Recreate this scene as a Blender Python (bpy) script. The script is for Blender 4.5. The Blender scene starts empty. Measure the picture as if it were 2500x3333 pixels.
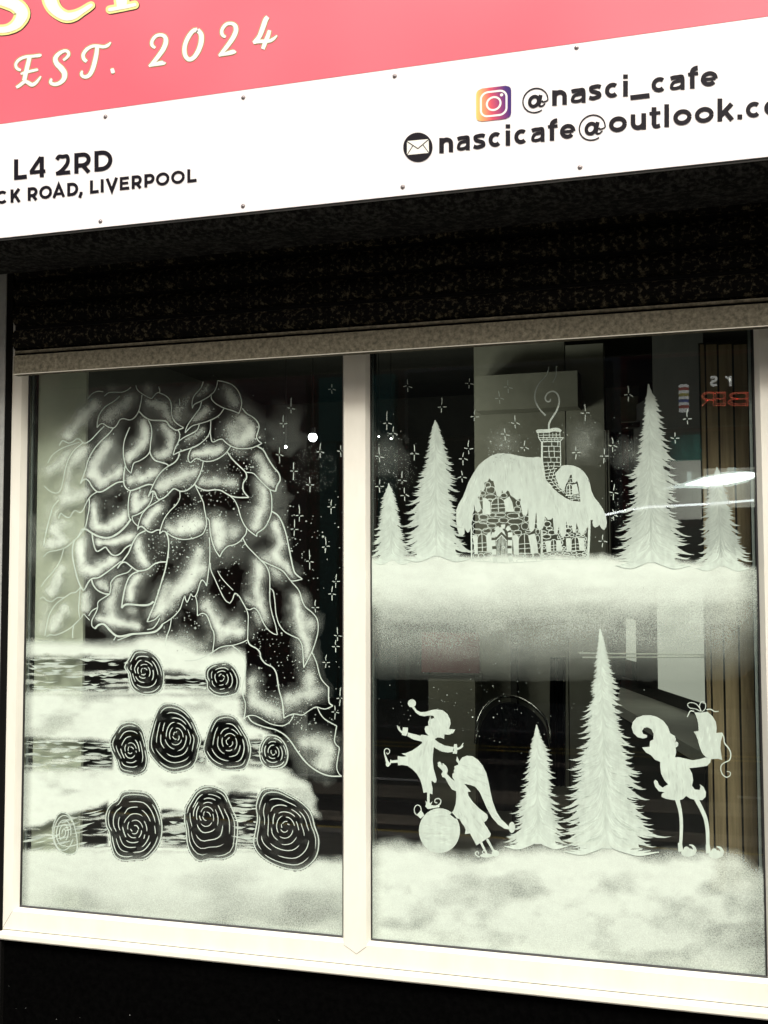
import bpy, bmesh, math, random
import numpy as np
from mathutils import Vector, Matrix
from mathutils.geometry import tessellate_polygon

random.seed(7)
rng = np.random.default_rng(11)
scene = bpy.context.scene
COL = scene.collection

# ------------------------------------------------------------------ camera
PW, PH = 2500.0, 3333.0
FPX = 3691.17
YAW, PITCH, ROLL = 0.297704, 0.0609252, -0.0022269
CAM = np.array([0.0, -3.0, 1.6])
_f = np.array([-math.sin(YAW) * math.cos(PITCH), math.cos(YAW) * math.cos(PITCH), math.sin(PITCH)])
_r = np.array([math.cos(YAW), math.sin(YAW), 0.0])
_u = np.cross(_r, _f)
RGT = math.cos(ROLL) * _r + math.sin(ROLL) * _u
UP = -math.sin(ROLL) * _r + math.cos(ROLL) * _u
FWD = _f
cam_data = bpy.data.cameras.new('camera')
cam = bpy.data.objects.new('camera', cam_data)
COL.objects.link(cam)
m = Matrix.Identity(4)
for i in range(3):
    m[i][0], m[i][1], m[i][2], m[i][3] = RGT[i], UP[i], -FWD[i], CAM[i]
cam.matrix_world = m
cam_data.sensor_fit = 'HORIZONTAL'
cam_data.sensor_width = 36.0
cam_data.lens = 36.0 * FPX / PW
cam_data.clip_start = 0.05
cam_data.clip_end = 400
scene.camera = cam

# ------------------------------------------------------------------ sky and sun
SUN_EL, SUN_AZ = math.radians(53), math.radians(16)     # azimuth measured from -Y (the street) towards +X
world = bpy.data.worlds.new('World')
scene.world = world
world.use_nodes = True
nt = world.node_tree
for n in list(nt.nodes):
    nt.nodes.remove(n)
sky = nt.nodes.new('ShaderNodeTexSky')
sky.sky_type = 'NISHITA'
sky.sun_disc = False
sky.sun_elevation = SUN_EL
sun_dir = Vector((math.sin(SUN_AZ) * math.cos(SUN_EL), -math.cos(SUN_AZ) * math.cos(SUN_EL), math.sin(SUN_EL)))
sky.sun_rotation = math.atan2(sun_dir.x, sun_dir.y)
sky.air_density = 1.0
sky.dust_density = 10.0
sky.ozone_density = 0.6
bg = nt.nodes.new('ShaderNodeBackground')
bg.inputs['Strength'].default_value = 0.08
out = nt.nodes.new('ShaderNodeOutputWorld')
nt.links.new(sky.outputs[0], bg.inputs[0])
nt.links.new(bg.outputs[0], out.inputs[0])

sl = bpy.data.lights.new('sun', 'SUN')
sl.energy = 2.4
sl.angle = math.radians(20)
sl.color = (1.0, 0.975, 0.925)
so = bpy.data.objects.new('sun', sl)
COL.objects.link(so)
so.rotation_euler = sun_dir.to_track_quat('Z', 'Y').to_euler()
so.location = (2, -6, 8)

scene.view_settings.view_transform = 'Standard'
scene.view_settings.look = 'None'
scene.view_settings.exposure = 0.66
scene.view_settings.gamma = 1.0
scene.view_settings.use_curve_mapping = False
scene.cycles.transparent_max_bounces = 24
scene.cycles.max_bounces = 8
scene.cycles.sample_clamp_indirect = 6.0


# ------------------------------------------------------------------ helpers
def P(px, py, Y=0.0):
    """photo pixel -> the point of the upright plane y = Y it lies on"""
    d = RGT * ((px - PW / 2) / FPX) - UP * ((py - PH / 2) / FPX) + FWD
    t = (Y - CAM[1]) / d[1]
    return CAM + d * t


def PA(xy, Y=0.0):
    xy = np.asarray(xy, float)
    d = np.outer((xy[:, 0] - PW / 2) / FPX, RGT) - np.outer((xy[:, 1] - PH / 2) / FPX, UP) + FWD
    t = (np.asarray(Y) - CAM[1]) / d[:, 1]
    return CAM + d * t[:, None]


def to_px(v):
    d = np.asarray(v) - CAM
    z = d @ FWD
    return np.stack([PW / 2 + FPX * (d @ RGT) / z, PH / 2 - FPX * (d @ UP) / z], axis=-1)


def mirror(px, py, d):
    """point across the street (y = -d) that the glass at y = 0 mirrors at this photo pixel"""
    p = P(px, py, d)
    return np.array([p[0], -d, p[2]])


ROOT = {}


def thing(name, loc, label, cat, group=None):
    o = bpy.data.objects.new(name, None)
    COL.objects.link(o)
    o.location = loc
    o.empty_display_size = 0.1
    o['label'] = label
    o['category'] = cat
    if group:
        o['group'] = group
    ROOT[o.name] = np.array(loc, float)
    return o


def root_of(o):
    while o.parent is not None:
        o = o.parent
    return o


def link_mesh(name, verts, faces, mat, parent=None, smooth=False, label=None, attrs=None, kind=None, cat=None, group=None):
    verts = np.asarray(verts, float)
    if parent is not None:
        r = root_of(parent)
        base = ROOT.get(r.name, np.zeros(3))
        verts = verts - base
    me = bpy.data.meshes.new(name)
    if isinstance(faces, np.ndarray):
        k = faces.shape[1]
        me.vertices.add(len(verts))
        me.vertices.foreach_set('co', verts.astype(np.float32).ravel())
        me.loops.add(faces.size)
        me.loops.foreach_set('vertex_index', faces.astype(np.int32).ravel())
        me.polygons.add(len(faces))
        me.polygons.foreach_set('loop_start', np.arange(0, faces.size, k, dtype=np.int32))
        me.update(calc_edges=True)
        me.validate()
    else:
        me.from_pydata([tuple(v) for v in verts], [], faces)
    if attrs:
        for an, av in attrs.items():
            a = me.attributes.new(an, 'FLOAT', 'POINT')
            a.data.foreach_set('value', np.asarray(av, np.float32))
    if smooth:
        me.polygons.foreach_set('use_smooth', [True] * len(me.polygons))
    me.materials.append(mat)
    me.update()
    o = bpy.data.objects.new(name, me)
    COL.objects.link(o)
    if parent is not None:
        o.parent = parent
    if label:
        o['label'] = label
    if kind:
        o['kind'] = kind
    if cat:
        o['category'] = cat
    if group:
        o['group'] = group
    return o


class MB:
    """collects boxes, prisms, tubes"""
    def __init__(self):
        self.v, self.f = [], []

    def add(self, vs, fs):
        n = len(self.v)
        self.v += [tuple(v) for v in vs]
        self.f += [tuple(i + n for i in f) for f in fs]
        return self

    def box(self, x0, x1, y0, y1, z0, z1):
        vs = [(x, y, z) for x in (x0, x1) for y in (y0, y1) for z in (z0, z1)]
        return self.add(vs, [(0, 1, 3, 2), (4, 6, 7, 5), (0, 4, 5, 1), (2, 3, 7, 6), (0, 2, 6, 4), (1, 5, 7, 3)])

    def prism(self, sec, path0, path1):
        """section points (3-vectors offsets are given already placed): two equal loops joined"""
        n = len(path0)
        vs = list(path0) + list(path1)
        fs = [(i, (i + 1) % n, n + (i + 1) % n, n + i) for i in range(n)]
        fs.append(tuple(range(n - 1, -1, -1)))
        fs.append(tuple(range(n, 2 * n)))
        return self.add(vs, fs)

    def ext_x(self, yz, x0, x1):
        return self.prism(None, [(x0, y, z) for y, z in yz], [(x1, y, z) for y, z in yz])

    def ext_z(self, xy, z0, z1):
        return self.prism(None, [(x, y, z0) for x, y in xy], [(x, y, z1) for x, y in xy])

    def tube(self, pts, r, n=8):
        pts = [np.array(p, float) for p in pts]
        rs = r if isinstance(r, (list, tuple)) else [r] * len(pts)
        rings = []
        for i, p in enumerate(pts):
            t = pts[min(i + 1, len(pts) - 1)] - pts[max(i - 1, 0)]
            t /= np.linalg.norm(t)
            a = np.cross(t, (0, 0, 1.0) if abs(t[2]) < 0.9 else (1.0, 0, 0))
            a /= np.linalg.norm(a)
            b = np.cross(t, a)
            rings.append([p + rs[i] * (math.cos(k * 2 * math.pi / n) * a + math.sin(k * 2 * math.pi / n) * b) for k in range(n)])
        vs = [v for rr in rings for v in rr]
        fs = [(i * n + k, i * n + (k + 1) % n, (i + 1) * n + (k + 1) % n, (i + 1) * n + k) for i in range(len(pts) - 1) for k in range(n)]
        fs.append(tuple(range(n - 1, -1, -1)))
        fs.append(tuple((len(pts) - 1) * n + k for k in range(n)))
        return self.add(vs, fs)

    def sphere(self, c, r, nu=12, nv=8):
        vs, fs = [], []
        for j in range(nv + 1):
            th = math.pi * j / nv
            for i in range(nu):
                ph = 2 * math.pi * i / nu
                vs.append((c[0] + r * math.sin(th) * math.cos(ph), c[1] + r * math.sin(th) * math.sin(ph), c[2] + r * math.cos(th)))
        for j in range(nv):
            for i in range(nu):
                fs.append((j * nu + i, (j + 1) * nu + i, (j + 1) * nu + (i + 1) % nu, j * nu + (i + 1) % nu))
        return self.add(vs, fs)

    def build(self, name, mat, parent=None, bevel=0.0, smooth=False, **kw):
        o = link_mesh(name, self.v, self.f, mat, parent, smooth=smooth, **kw)
        bm = bmesh.new()
        bm.from_mesh(o.data)
        bmesh.ops.recalc_face_normals(bm, faces=bm.faces)
        bm.to_mesh(o.data)
        bm.free()
        if bevel:
            md = o.modifiers.new('bevel', 'BEVEL')
            md.width = bevel
            md.segments = 2
            md.limit_method = 'ANGLE'
        return o


# ------------------------------------------------------------------ materials
def new_mat(name):
    mt = bpy.data.materials.new(name)
    mt.use_nodes = True
    return mt, mt.node_tree, mt.node_tree.nodes['Principled BSDF']


def noise_node(t, scale, detail=3, rough=0.6, stretch=None):
    tc = t.nodes.new('ShaderNodeTexCoord')
    mp = t.nodes.new('ShaderNodeMapping')
    if stretch:
        mp.inputs['Scale'].default_value = stretch
    n = t.nodes.new('ShaderNodeTexNoise')
    n.inputs['Scale'].default_value = scale
    n.inputs['Detail'].default_value = detail
    n.inputs['Roughness'].default_value = rough
    t.links.new(tc.outputs['Object'], mp.inputs[0])
    t.links.new(mp.outputs[0], n.inputs['Vector'])
    return n


def ramp(t, src, stops):
    r = t.nodes.new('ShaderNodeValToRGB')
    while len(r.color_ramp.elements) < len(stops):
        r.color_ramp.elements.new(0.5)
    for e, (p, c) in zip(r.color_ramp.elements, stops):
        e.position = p
        e.color = (*c, 1) if len(c) == 3 else c
    t.links.new(src, r.inputs[0])
    return r


def mat_noise(name, c0, c1, scale=20, rough=0.6, detail=4, stretch=None, bump=0.0, lo=0.35, hi=0.65, metallic=0.0, spec=0.5, coat=0.0):
    mt, t, b = new_mat(name)
    n = noise_node(t, scale, detail, 0.65, stretch)
    r = ramp(t, n.outputs['Fac'], [(lo, c0), (hi, c1)])
    t.links.new(r.outputs[0], b.inputs['Base Color'])
    b.inputs['Roughness'].default_value = rough
    b.inputs['Metallic'].default_value = metallic
    b.inputs['Specular IOR Level'].default_value = spec
    b.inputs['Coat Weight'].default_value = coat
    b.inputs['Coat Roughness'].default_value = 0.05
    if bump:
        bp = t.nodes.new('ShaderNodeBump')
        bp.inputs['Strength'].default_value = bump
        bp.inputs['Distance'].default_value = 0.004
        t.links.new(n.outputs['Fac'], bp.inputs['Height'])
        t.links.new(bp.outputs[0], b.inputs['Normal'])
    return mt


def mat_plain(name, c, rough=0.5, metallic=0.0, spec=0.5):
    mt, t, b = new_mat(name)
    b.inputs['Base Color'].default_value = (*c, 1)
    b.inputs['Roughness'].default_value = rough
    b.inputs['Metallic'].default_value = metallic
    b.inputs['Specular IOR Level'].default_value = spec
    return mt


def mat_emit(name, c, strength):
    mt, t, b = new_mat(name)
    b.inputs['Base Color'].default_value = (*c, 1)
    b.inputs['Emission Color'].default_value = (*c, 1)
    b.inputs['Emission Strength'].default_value = strength
    return mt


def mat_glass():
    mt, t, b = new_mat('window_glass')
    t.nodes.remove(b)
    lw = t.nodes.new('ShaderNodeLayerWeight')
    lw.inputs['Blend'].default_value = 0.5
    pw = t.nodes.new('ShaderNodeMath'); pw.operation = 'POWER'; pw.inputs[1].default_value = 5
    ma = t.nodes.new('ShaderNodeMath'); ma.operation = 'MULTIPLY_ADD'
    ma.inputs[1].default_value = 0.95
    ma.inputs[2].default_value = 0.043
    t.links.new(lw.outputs['Facing'], pw.inputs[0])
    t.links.new(pw.outputs[0], ma.inputs[0])
    tr = t.nodes.new('ShaderNodeBsdfTransparent')
    tr.inputs[0].default_value = (0.90, 0.94, 0.90, 1)
    gl = t.nodes.new('ShaderNodeBsdfGlossy')
    gl.inputs['Roughness'].default_value = 0.0
    mx = t.nodes.new('ShaderNodeMixShader')
    t.links.new(ma.outputs[0], mx.inputs[0])
    t.links.new(tr.outputs[0], mx.inputs[1])
    t.links.new(gl.outputs[0], mx.inputs[2])
    t.links.new(mx.outputs[0], t.nodes['Material Output'].inputs[0])
    return mt


PAINT_COL = (0.535, 0.645, 0.565)
SPRAY_COL = (0.66, 0.765, 0.675)


def mat_paint(name, spray):
    """white window paint; the attribute 'tone' is how thick the brush left it, 'alpha' how dense the spray is"""
    mt, t, b = new_mat(name)
    at = t.nodes.new('ShaderNodeAttribute'); at.attribute_name = 'tone'
    n = noise_node(t, 26, 5, 0.6, (3.0, 1, 1.0) if not spray else (1, 1, 1.6))
    r = ramp(t, n.outputs['Fac'], [(0.32, (0.88, 0.88, 0.88) if not spray else (.95, .95, .95)), (0.62, (1.03, 1.03, 1.03))])
    mu = t.nodes.new('ShaderNodeVectorMath'); mu.operation = 'SCALE'
    mu.inputs[0].default_value = SPRAY_COL if spray else PAINT_COL
    t.links.new(at.outputs['Fac'], mu.inputs['Scale'])
    mm = t.nodes.new('ShaderNodeVectorMath'); mm.operation = 'MULTIPLY'
    t.links.new(mu.outputs[0], mm.inputs[0])
    t.links.new(r.outputs[0], mm.inputs[1])
    t.links.new(mm.outputs[0], b.inputs['Base Color'])
    b.inputs['Roughness'].default_value = 0.6
    b.inputs['Coat Weight'].default_value = 0.8
    b.inputs['Coat Roughness'].default_value = 0.02
    if spray:
        aa = t.nodes.new('ShaderNodeAttribute'); aa.attribute_name = 'alpha'
        g = noise_node(t, 330, 1, 0.6)
        s1 = t.nodes.new('ShaderNodeMath'); s1.operation = 'SUBTRACT'; s1.inputs[1].default_value = 0.5
        t.links.new(g.outputs['Fac'], s1.inputs[0])
        om = t.nodes.new('ShaderNodeMath'); om.operation = 'SUBTRACT'; om.inputs[0].default_value = 1.0
        t.links.new(aa.outputs['Fac'], om.inputs[1])
        am = t.nodes.new('ShaderNodeMath'); am.operation = 'MULTIPLY'
        t.links.new(aa.outputs['Fac'], am.inputs[0]); t.links.new(om.outputs[0], am.inputs[1])
        k = t.nodes.new('ShaderNodeMath'); k.operation = 'MULTIPLY'; k.inputs[1].default_value = 3.0
        t.links.new(am.outputs[0], k.inputs[0])
        gm = t.nodes.new('ShaderNodeMath'); gm.operation = 'MULTIPLY_ADD'; gm.use_clamp = True
        t.links.new(s1.outputs[0], gm.inputs[0]); t.links.new(k.outputs[0], gm.inputs[1]); t.links.new(aa.outputs['Fac'], gm.inputs[2])
        t.links.new(gm.outputs[0], b.inputs['Alpha'])
    return mt


M = {}
M['paint'] = mat_paint('window_paint', False)
M['spray'] = mat_paint('spray_snow', True)
M['glass'] = mat_glass()
M['upvc'] = mat_noise('white_upvc', (0.75, 0.745, 0.65), (0.84, 0.835, 0.745), 9, 0.38, 4, (1, 1, 0.4), lo=0.3, hi=0.7)
M['gasket'] = mat_plain('black_gasket', (0.012, 0.012, 0.012), 0.6)
M['spacer'] = mat_plain('grey_spacer', (0.17, 0.18, 0.19), 0.45)
M['black_gloss'] = mat_noise('black_riser_paint', (0.001, 0.001, 0.001), (0.002, 0.002, 0.002), 60, 0.9, 4, spec=0.0)
M['galv'] = mat_noise('galvanised_steel', (0.055, 0.050, 0.034), (0.150, 0.138, 0.098), 85, 0.7, 4, bump=0.15, lo=0.34, hi=0.68, metallic=0.0, spec=0.2)
M['slat'] = mat_noise('grimy_shaded_slat', (0.003, 0.003, 0.0025), (0.115, 0.10, 0.062), 75, 0.8, 5, bump=0.2, lo=0.52, hi=0.80, spec=0.05)  # grimy steel, darkened further for the shade under the housing
M['soffit'] = mat_noise('dirty_soffit', (0.006, 0.006, 0.0055), (0.05, 0.05, 0.046), 70, 0.85, 6, (1, 1, 1), bump=0.3, lo=0.44, hi=0.74, spec=0.05)
M['dark'] = mat_plain('dark_steel', (0.006, 0.006, 0.0055), 0.85, spec=0.05)
M['pilaster'] = mat_noise('grey_render', (0.30, 0.315, 0.30), (0.38, 0.395, 0.375), 30, 0.8, 5, bump=0.2)
M['sign_white'] = mat_noise('sign_white', (0.84, 0.83, 0.84), (0.87, 0.86, 0.865), 2, 0.35, 2)
M['sign_pink'] = mat_noise('sign_pink', (0.77, 0.135, 0.180), (0.82, 0.190, 0.235), 1.1, 0.3, 2, lo=0.36, hi=0.66)
M['vinyl'] = mat_plain('black_vinyl', (0.006, 0.0045, 0.009), 0.55, spec=0.18)
M['vinyl_white'] = mat_plain('white_vinyl', (0.86, 0.86, 0.80), 0.4)
M['vinyl_yellow'] = mat_plain('pale_yellow_vinyl', (0.82, 0.77, 0.30), 0.4)
M['vinyl_olive'] = mat_plain('olive_vinyl', (0.40, 0.36, 0.13), 0.5)
M['vinyl_shadow'] = mat_plain('dark_red_vinyl', (0.045, 0.012, 0.01), 0.5)
M['screw'] = mat_plain('zinc_screw', (0.35, 0.32, 0.32), 0.35, 0.9)
# ------------------------------------------------------------------ flat lettering and brush work, laid on a plane
def zm(x0, y0, s):
    def f(pts):
        return [(x0 + p[0] * s, y0 + p[1] * s) + tuple(w * s for w in p[2:]) for p in pts]
    f.s = s
    return f


ZA = zm(50, 1150, .36166); ZB = zm(600, 1150, .36166); ZC = zm(50, 1650, .36166); ZD = zm(600, 1650, .36166)
ZE = zm(0, 2050, .36166); ZF = zm(550, 2050, .36166); ZG = zm(0, 2500, .42194); ZH = zm(600, 2500, .42194)
ZI = zm(1180, 1100, .42194); ZJ = zm(1800, 1100, .42194); ZK = zm(1180, 1900, .42194); ZL = zm(1800, 1900, .42194)
ZM = zm(1200, 2220, .30139); ZN = zm(1600, 2000, .38435); ZO = zm(2000, 2220, .30139)
ZS1 = zm(1450, 1360, .2261); ZS2 = zm(1700, 1360, .2261)
ZT1 = zm(0, 0, .30139); ZT2 = zm(450, 0, .30139); ZT3 = zm(0, 450, .39180); ZT4 = zm(1280, 220, .37372); ZT5 = zm(1880, 200, .37372)


def smooth(pts, n=4, closed=False):
    """Catmull-Rom through points of any dimension"""
    p = np.asarray(pts, float)
    if len(p) < 3:
        return p
    if closed:
        q = np.vstack([p[-1], p, p[0], p[1]])
    else:
        q = np.vstack([2 * p[0] - p[1], p, 2 * p[-1] - p[-2]])
    o = []
    for i in range(1, len(q) - 2):
        a, b, c, d = q[i - 1], q[i], q[i + 1], q[i + 2]
        for k in range(n):
            t = k / n
            o.append(0.5 * ((2 * b) + (-a + c) * t + (2 * a - 5 * b + 4 * c - d) * t * t + (-a + 3 * b - 3 * c + d) * t ** 3))
    if not closed:
        o.append(q[-2])
    return np.array(o)


class Paint:
    """strokes and filled shapes given in photo pixels, put on the plane y = Y, each a hair above the last"""
    def __init__(self, Y, step=2e-6):
        self.Y, self.step, self.k = Y, step, 0
        self.v, self.f, self.tn = [], [], []

    def _add(self, xy, faces, tone):
        n = sum(len(a) for a in self.v)
        xy = np.asarray(xy, float)
        self.v.append(PA(xy, self.Y - self.k * self.step))
        self.f += [tuple(int(i) + n for i in f) for f in faces]
        t = np.full(len(xy), tone) if np.isscalar(tone) else np.asarray(tone)
        self.tn.append(t)
        self.k += 1

    def stroke(self, pts, w=None, tone=1.0, n=4, closed=False, taper=0.0, jag=0.0):
        p = np.asarray(pts, float)
        if n > 1:
            p = smooth(p, n, closed)
        if p.shape[1] > 2:
            wd = p[:, 2].copy()
            p = p[:, :2]
        else:
            wd = np.full(len(p), float(w))
        if jag:
            wd = wd * (1 + jag * rng.uniform(-1, 1, len(wd)))
        if taper:
            s = np.linspace(0, 1, len(p))
            wd = wd * np.clip(np.minimum(s, 1 - s) / taper, 0.12, 1)
        m = len(p)
        if closed:
            t = np.roll(p, -1, 0) - np.roll(p, 1, 0)
        else:
            t = np.gradient(p, axis=0)
        l = np.hypot(t[:, 0], t[:, 1]); l[l == 0] = 1
        nn = np.stack([-t[:, 1], t[:, 0]], 1) / l[:, None]
        # mitre at sharp corners
        a = p + nn * wd[:, None] / 2
        b = p - nn * wd[:, None] / 2
        xy = np.vstack([a, b])
        fs = []
        for i in range(m if closed else m - 1):
            j = (i + 1) % m
            fs.append((i, j, m + j, m + i))
        self._add(xy, fs, tone)
        return self

    def line(self, pts, w, tone=1.0, closed=False):
        """straight-sided stroke with mitred corners and butt ends"""
        p = np.asarray(pts, float)
        m = len(p)
        off = []
        for i in range(m):
            pr = p[i - 1] if (i > 0 or closed) else None
            nx = p[(i + 1) % m] if (i < m - 1 or closed) else None
            ns = []
            for a, b in ((pr, p[i]), (p[i], nx)):
                if a is None or b is None:
                    continue
                d = b - a
                L = np.hypot(*d)
                if L > 1e-9:
                    ns.append(np.array([-d[1], d[0]]) / L)
            nb = sum(ns)
            L = np.hypot(*nb)
            nb = nb / L if L > 1e-6 else ns[0]
            c = max(0.35, float(nb @ ns[0]))
            off.append(nb / c)
        off = np.array(off)
        xy = np.vstack([p + off * w / 2, p - off * w / 2])
        fs = [(i, (i + 1) % m, m + (i + 1) % m, m + i) for i in range(m if closed else m - 1)]
        self._add(xy, fs, tone)
        return self

    def poly(self, pts, tone=1.0, n=1):
        p = np.asarray(pts, float)[:, :2]
        if n > 1:
            p = smooth(p, n, True)
        tris = tessellate_polygon([[Vector((a[0], a[1], 0)) for a in p]])
        self._add(p, tris, tone)
        return self

    def disc(self, cx, cy, rx, ry=None, tone=1.0, n=20, rot=0.0):
        ry = rx if ry is None else ry
        a = np.linspace(0, 2 * np.pi, n, endpoint=False)
        x, y = rx * np.cos(a), ry * np.sin(a)
        c, s = math.cos(rot), math.sin(rot)
        self._add(np.stack([cx + x * c - y * s, cy + x * s + y * c], 1), [tuple(range(n))], tone)
        return self

    def ring(self, cx, cy, rx, ry, w, a0=0, a1=360, n=24, tone=1.0, rot=0.0):
        a = np.radians(np.linspace(a0, a1, n))
        x, y = rx * np.cos(a), ry * np.sin(a)
        c, s = math.cos(rot), math.sin(rot)
        return self.stroke(np.stack([cx + x * c - y * s, cy + x * s + y * c], 1), w, tone, n=1)

    def build(self, name, mat, parent, label=None, kind=None, thick=0.0):
        v = np.vstack(self.v)
        tn = np.concatenate(self.tn)
        # no stroke passes over the edge of its pane
        return link_mesh(name, v, self.f, mat, parent, label=label, kind=kind,
                         attrs={'tone': tn, 'alpha': np.ones(len(v))})


# ---- sans lettering: skeletons in a box of width W, x-height or cap height H, stroke w (y up)
def arc(cx, cy, rx, ry, a0, a1, n=14):
    return [(cx + rx * math.cos(math.radians(a0 + (a1 - a0) * i / n)), cy + ry * math.sin(math.radians(a0 + (a1 - a0) * i / n))) for i in range(n + 1)]


THIN = {'f': (1, .70), 't': (1, .70, .82), 'e': (.66, .88), 'a': (.84, .68), 's': (.84,), 'c': (.88,), 'o': (.92,), 'C': (.92,), 'O': (.92,), '2': (.9, .9), '4': (1, .86, .84), 'A': (.95, .8), 'E': (.92, .84), 'k': (1, .95, .98), 'n': (1, .96), 'u': (1, .96)}


def glyph(ch, W, H, w):
    h = w / 2
    r = (W - w) / 2
    A = H * 1.40
    if ch == 'n':
        return [[(h, 0), (h, H)], [(W - h, 0), (W - h, H - h - r * .95)] + arc(W / 2, H - h - r * .95, r, r * .95, 10, 165)]
    if ch == 'u':
        return [[(W - h, H), (W - h, 0)], [(h, H), (h, h + r * .95)] + arc(W / 2, h + r * .95, r, r * .95, 190, 345)]
    if ch == 'a':
        top = [(W * .10, H * .80), (W * .30, H - h), (W * .55, H - h), (W * .80, H * .84), (W - h, H * .60)]
        bowl = [(W - h, H * .585), (W * .55, H * .585), (W * .28, H * .52), (h, H * .30), (W * .2, h * 1.1), (W * .45, h * .9), (W * .7, H * .2), (W - h, H * .36)]
        return [list(map(tuple, smooth(top, 4))) + [(W - h, 0)], list(map(tuple, smooth(bowl, 4)))]
    if ch == 's':
        pts = [(W * .93, H * .80), (W * .72, H * .87), (W * .45, H - h * .95), (W * .2, H * .80), (W * .25, H * .60), (W * .5, H * .51), (W * .78, H * .40), (W * .82, H * .22), (W * .55, h * .95), (W * .3, H * .13), (W * .06, H * .21)]
        return [list(map(tuple, smooth(pts, 4)))]
    if ch in 'cC':
        k = 48 if ch == 'c' else 46
        return [arc(W / 2 + W * .03, H / 2, W / 2 - h, H / 2 - h, k, 360 - k, 24)]
    if ch in 'oO':
        return [arc(W / 2, H / 2, W / 2 - h, H / 2 - h, 0, 360, 30)]
    if ch == 'e':
        return [[(h, H * .48), (W - h, H * .48)], arc(W / 2, H / 2, W / 2 - h, H / 2 - h, -4, 318, 26)]
    if ch == 'i':
        return [[(W / 2, 0), (W / 2, H)], [(W / 2, H * 1.14), (W / 2, H * 1.14 + w * .86)]]
    if ch == 'l':
        return [[(W / 2, 0), (W / 2, A)]]
    if ch == 'f':
        return [[(W * .40, 0), (W * .40, A * .74)] + arc(W * .40 + W * .44, A * .74, W * .44, A * .26 - h * .8, 178, 80, 8), [(0, H * .93), (W * .95, H * .93)]]
    if ch == 't':
        return [[(W * .42, H * 1.30), (W * .42, H * .22)], [(0, H * .93), (W, H * .93)], list(map(tuple, smooth([(W * .42, H * .34), (W * .46, H * .16), (W * .64, h * .72), (W * .97, h * .98)], 4)))]
    if ch == 'k':
        return [[(h, 0), (h, A)], [(W - h * 1.1, H), (h * 1.5, H * .36)], [(W * .42, H * .60), (W - h * .9, 0)]]
    if ch == '.':
        return [[(W / 2, 0), (W / 2, w)]]
    if ch == '_':
        return [[(0, -H * .12), (W, -H * .12)]]
    if ch == ',':
        return [[(W * .65, w), (W * .65, h), (W * .2, -w * .9)]]
    if ch == 'L':
        return [[(h, H), (h, h), (W, h)]]
    if ch == 'I':
        return [[(W / 2, 0), (W / 2, H)]]
    if ch == '4':
        return [[(W * .78, 0), (W * .78, H)], [(W * .72, H - h * .2), (h * 1.0, H * .31)], [(h * .4, H * .28), (W, H * .28)]]
    if ch == '2':
        pts = [(W * .06, H * .78), (W * .22, H * .92), (W * .48, H - h), (W * .76, H * .90), (W - h * 1.1, H * .70), (W * .74, H * .48), (W * .40, H * .22), (W * .12, h)]
        return [list(map(tuple, smooth(pts, 4))), [(0, h), (W, h)]]
    if ch in 'RP':
        rr = H * .29 - h * .3
        b = [[(h, 0), (h, H)], [(h, H - h), (W * .52, H - h)] + arc(W * .52, H - h - rr, W * .48 - h, rr, 90, -90, 12) + [(h, H - h - 2 * rr)]]
        if ch == 'R':
            b.append([(W * .50, H - h - 2 * rr), (W - h * .9, 0)])
        return b
    if ch == 'B':
        q = H * .25 - h * .5
        return [[(h, 0), (h, H)], [(h, H - h), (W * .5, H - h)] + arc(W * .5, H - h - q, W * .42 - h, q, 90, -90, 10) + [(h, H - h - 2 * q)],
                [(W * .5, H - h - 2 * q)] + arc(W * .52, h + q, W * .48 - h, q, 90, -90, 10) + [(h, h)]]
    if ch == 'D':
        return [[(h, 0), (h, H)], [(h, H - h), (W * .42, H - h)] + arc(W * .42, H / 2, W * .58 - h, H / 2 - h, 90, -90, 16) + [(h, h)]]
    if ch == 'K':
        return [[(h, 0), (h, H)], [(W - h * 1.1, H), (h * 1.2, H * .34)], [(W * .40, H * .58), (W - h * .9, 0)]]
    if ch == 'A':
        return [[(h * .9, 0), (W / 2, H - h * .4), (W - h * .9, 0)], [(W * .2, H * .27), (W * .8, H * .27)]]
    if ch == 'V':
        return [[(h * .9, H), (W / 2, h * .4), (W - h * .9, H)]]
    if ch == 'E':
        return [[(W * .96, H - h), (h, H - h), (h, h), (W, h)], [(h, H * .51), (W * .88, H * .51)]]
    if ch == "'":
        return [[(W / 2, H), (W / 2, H * .72)]]
    if ch == 'r':
        return [[(h, 0), (h, H)], [(h, H * .55)] + arc(W * .95, H * .5, W * .8 - h, H / 2 - h, 165, 92, 8)]
    return []
# ================================================================== ground and street
def sheet(name, x0, x1, y0, y1, z, mat):
    return link_mesh(name, [(x0, y0, z), (x1, y0, z), (x1, y1, z), (x0, y1, z)], [(0, 1, 2, 3)], mat, kind='structure')


M['asphalt'] = mat_noise('asphalt', (0.035, 0.035, 0.037), (0.065, 0.063, 0.062), 40, 0.85, 5)
M['paving'] = mat_noise('paving', (0.10, 0.098, 0.09), (0.15, 0.145, 0.135), 8, 0.85, 5)
M['kerb'] = mat_noise('kerb_stone', (0.22, 0.215, 0.2), (0.30, 0.29, 0.27), 14, 0.8, 4)
M['yellow'] = mat_noise('yellow_line_paint', (0.45, 0.34, 0.06), (0.62, 0.47, 0.10), 18, 0.7, 4)
M['white_line'] = mat_noise('white_line_paint', (0.55, 0.55, 0.53), (0.72, 0.72, 0.70), 18, 0.7, 4)
SD = 12.0                                       # the shops across the street stand this far away
sheet('ground', -150, 150, -150, 150, -0.30, M['asphalt'])
mb = MB(); mb.box(-60, 60, -3.9, -0.02, -0.29, 0.0)
mb.build('pavement', M['paving'], kind='structure')
mb = MB(); mb.box(-60, 60, -SD, -9.2, -0.29, 0.0)
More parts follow.
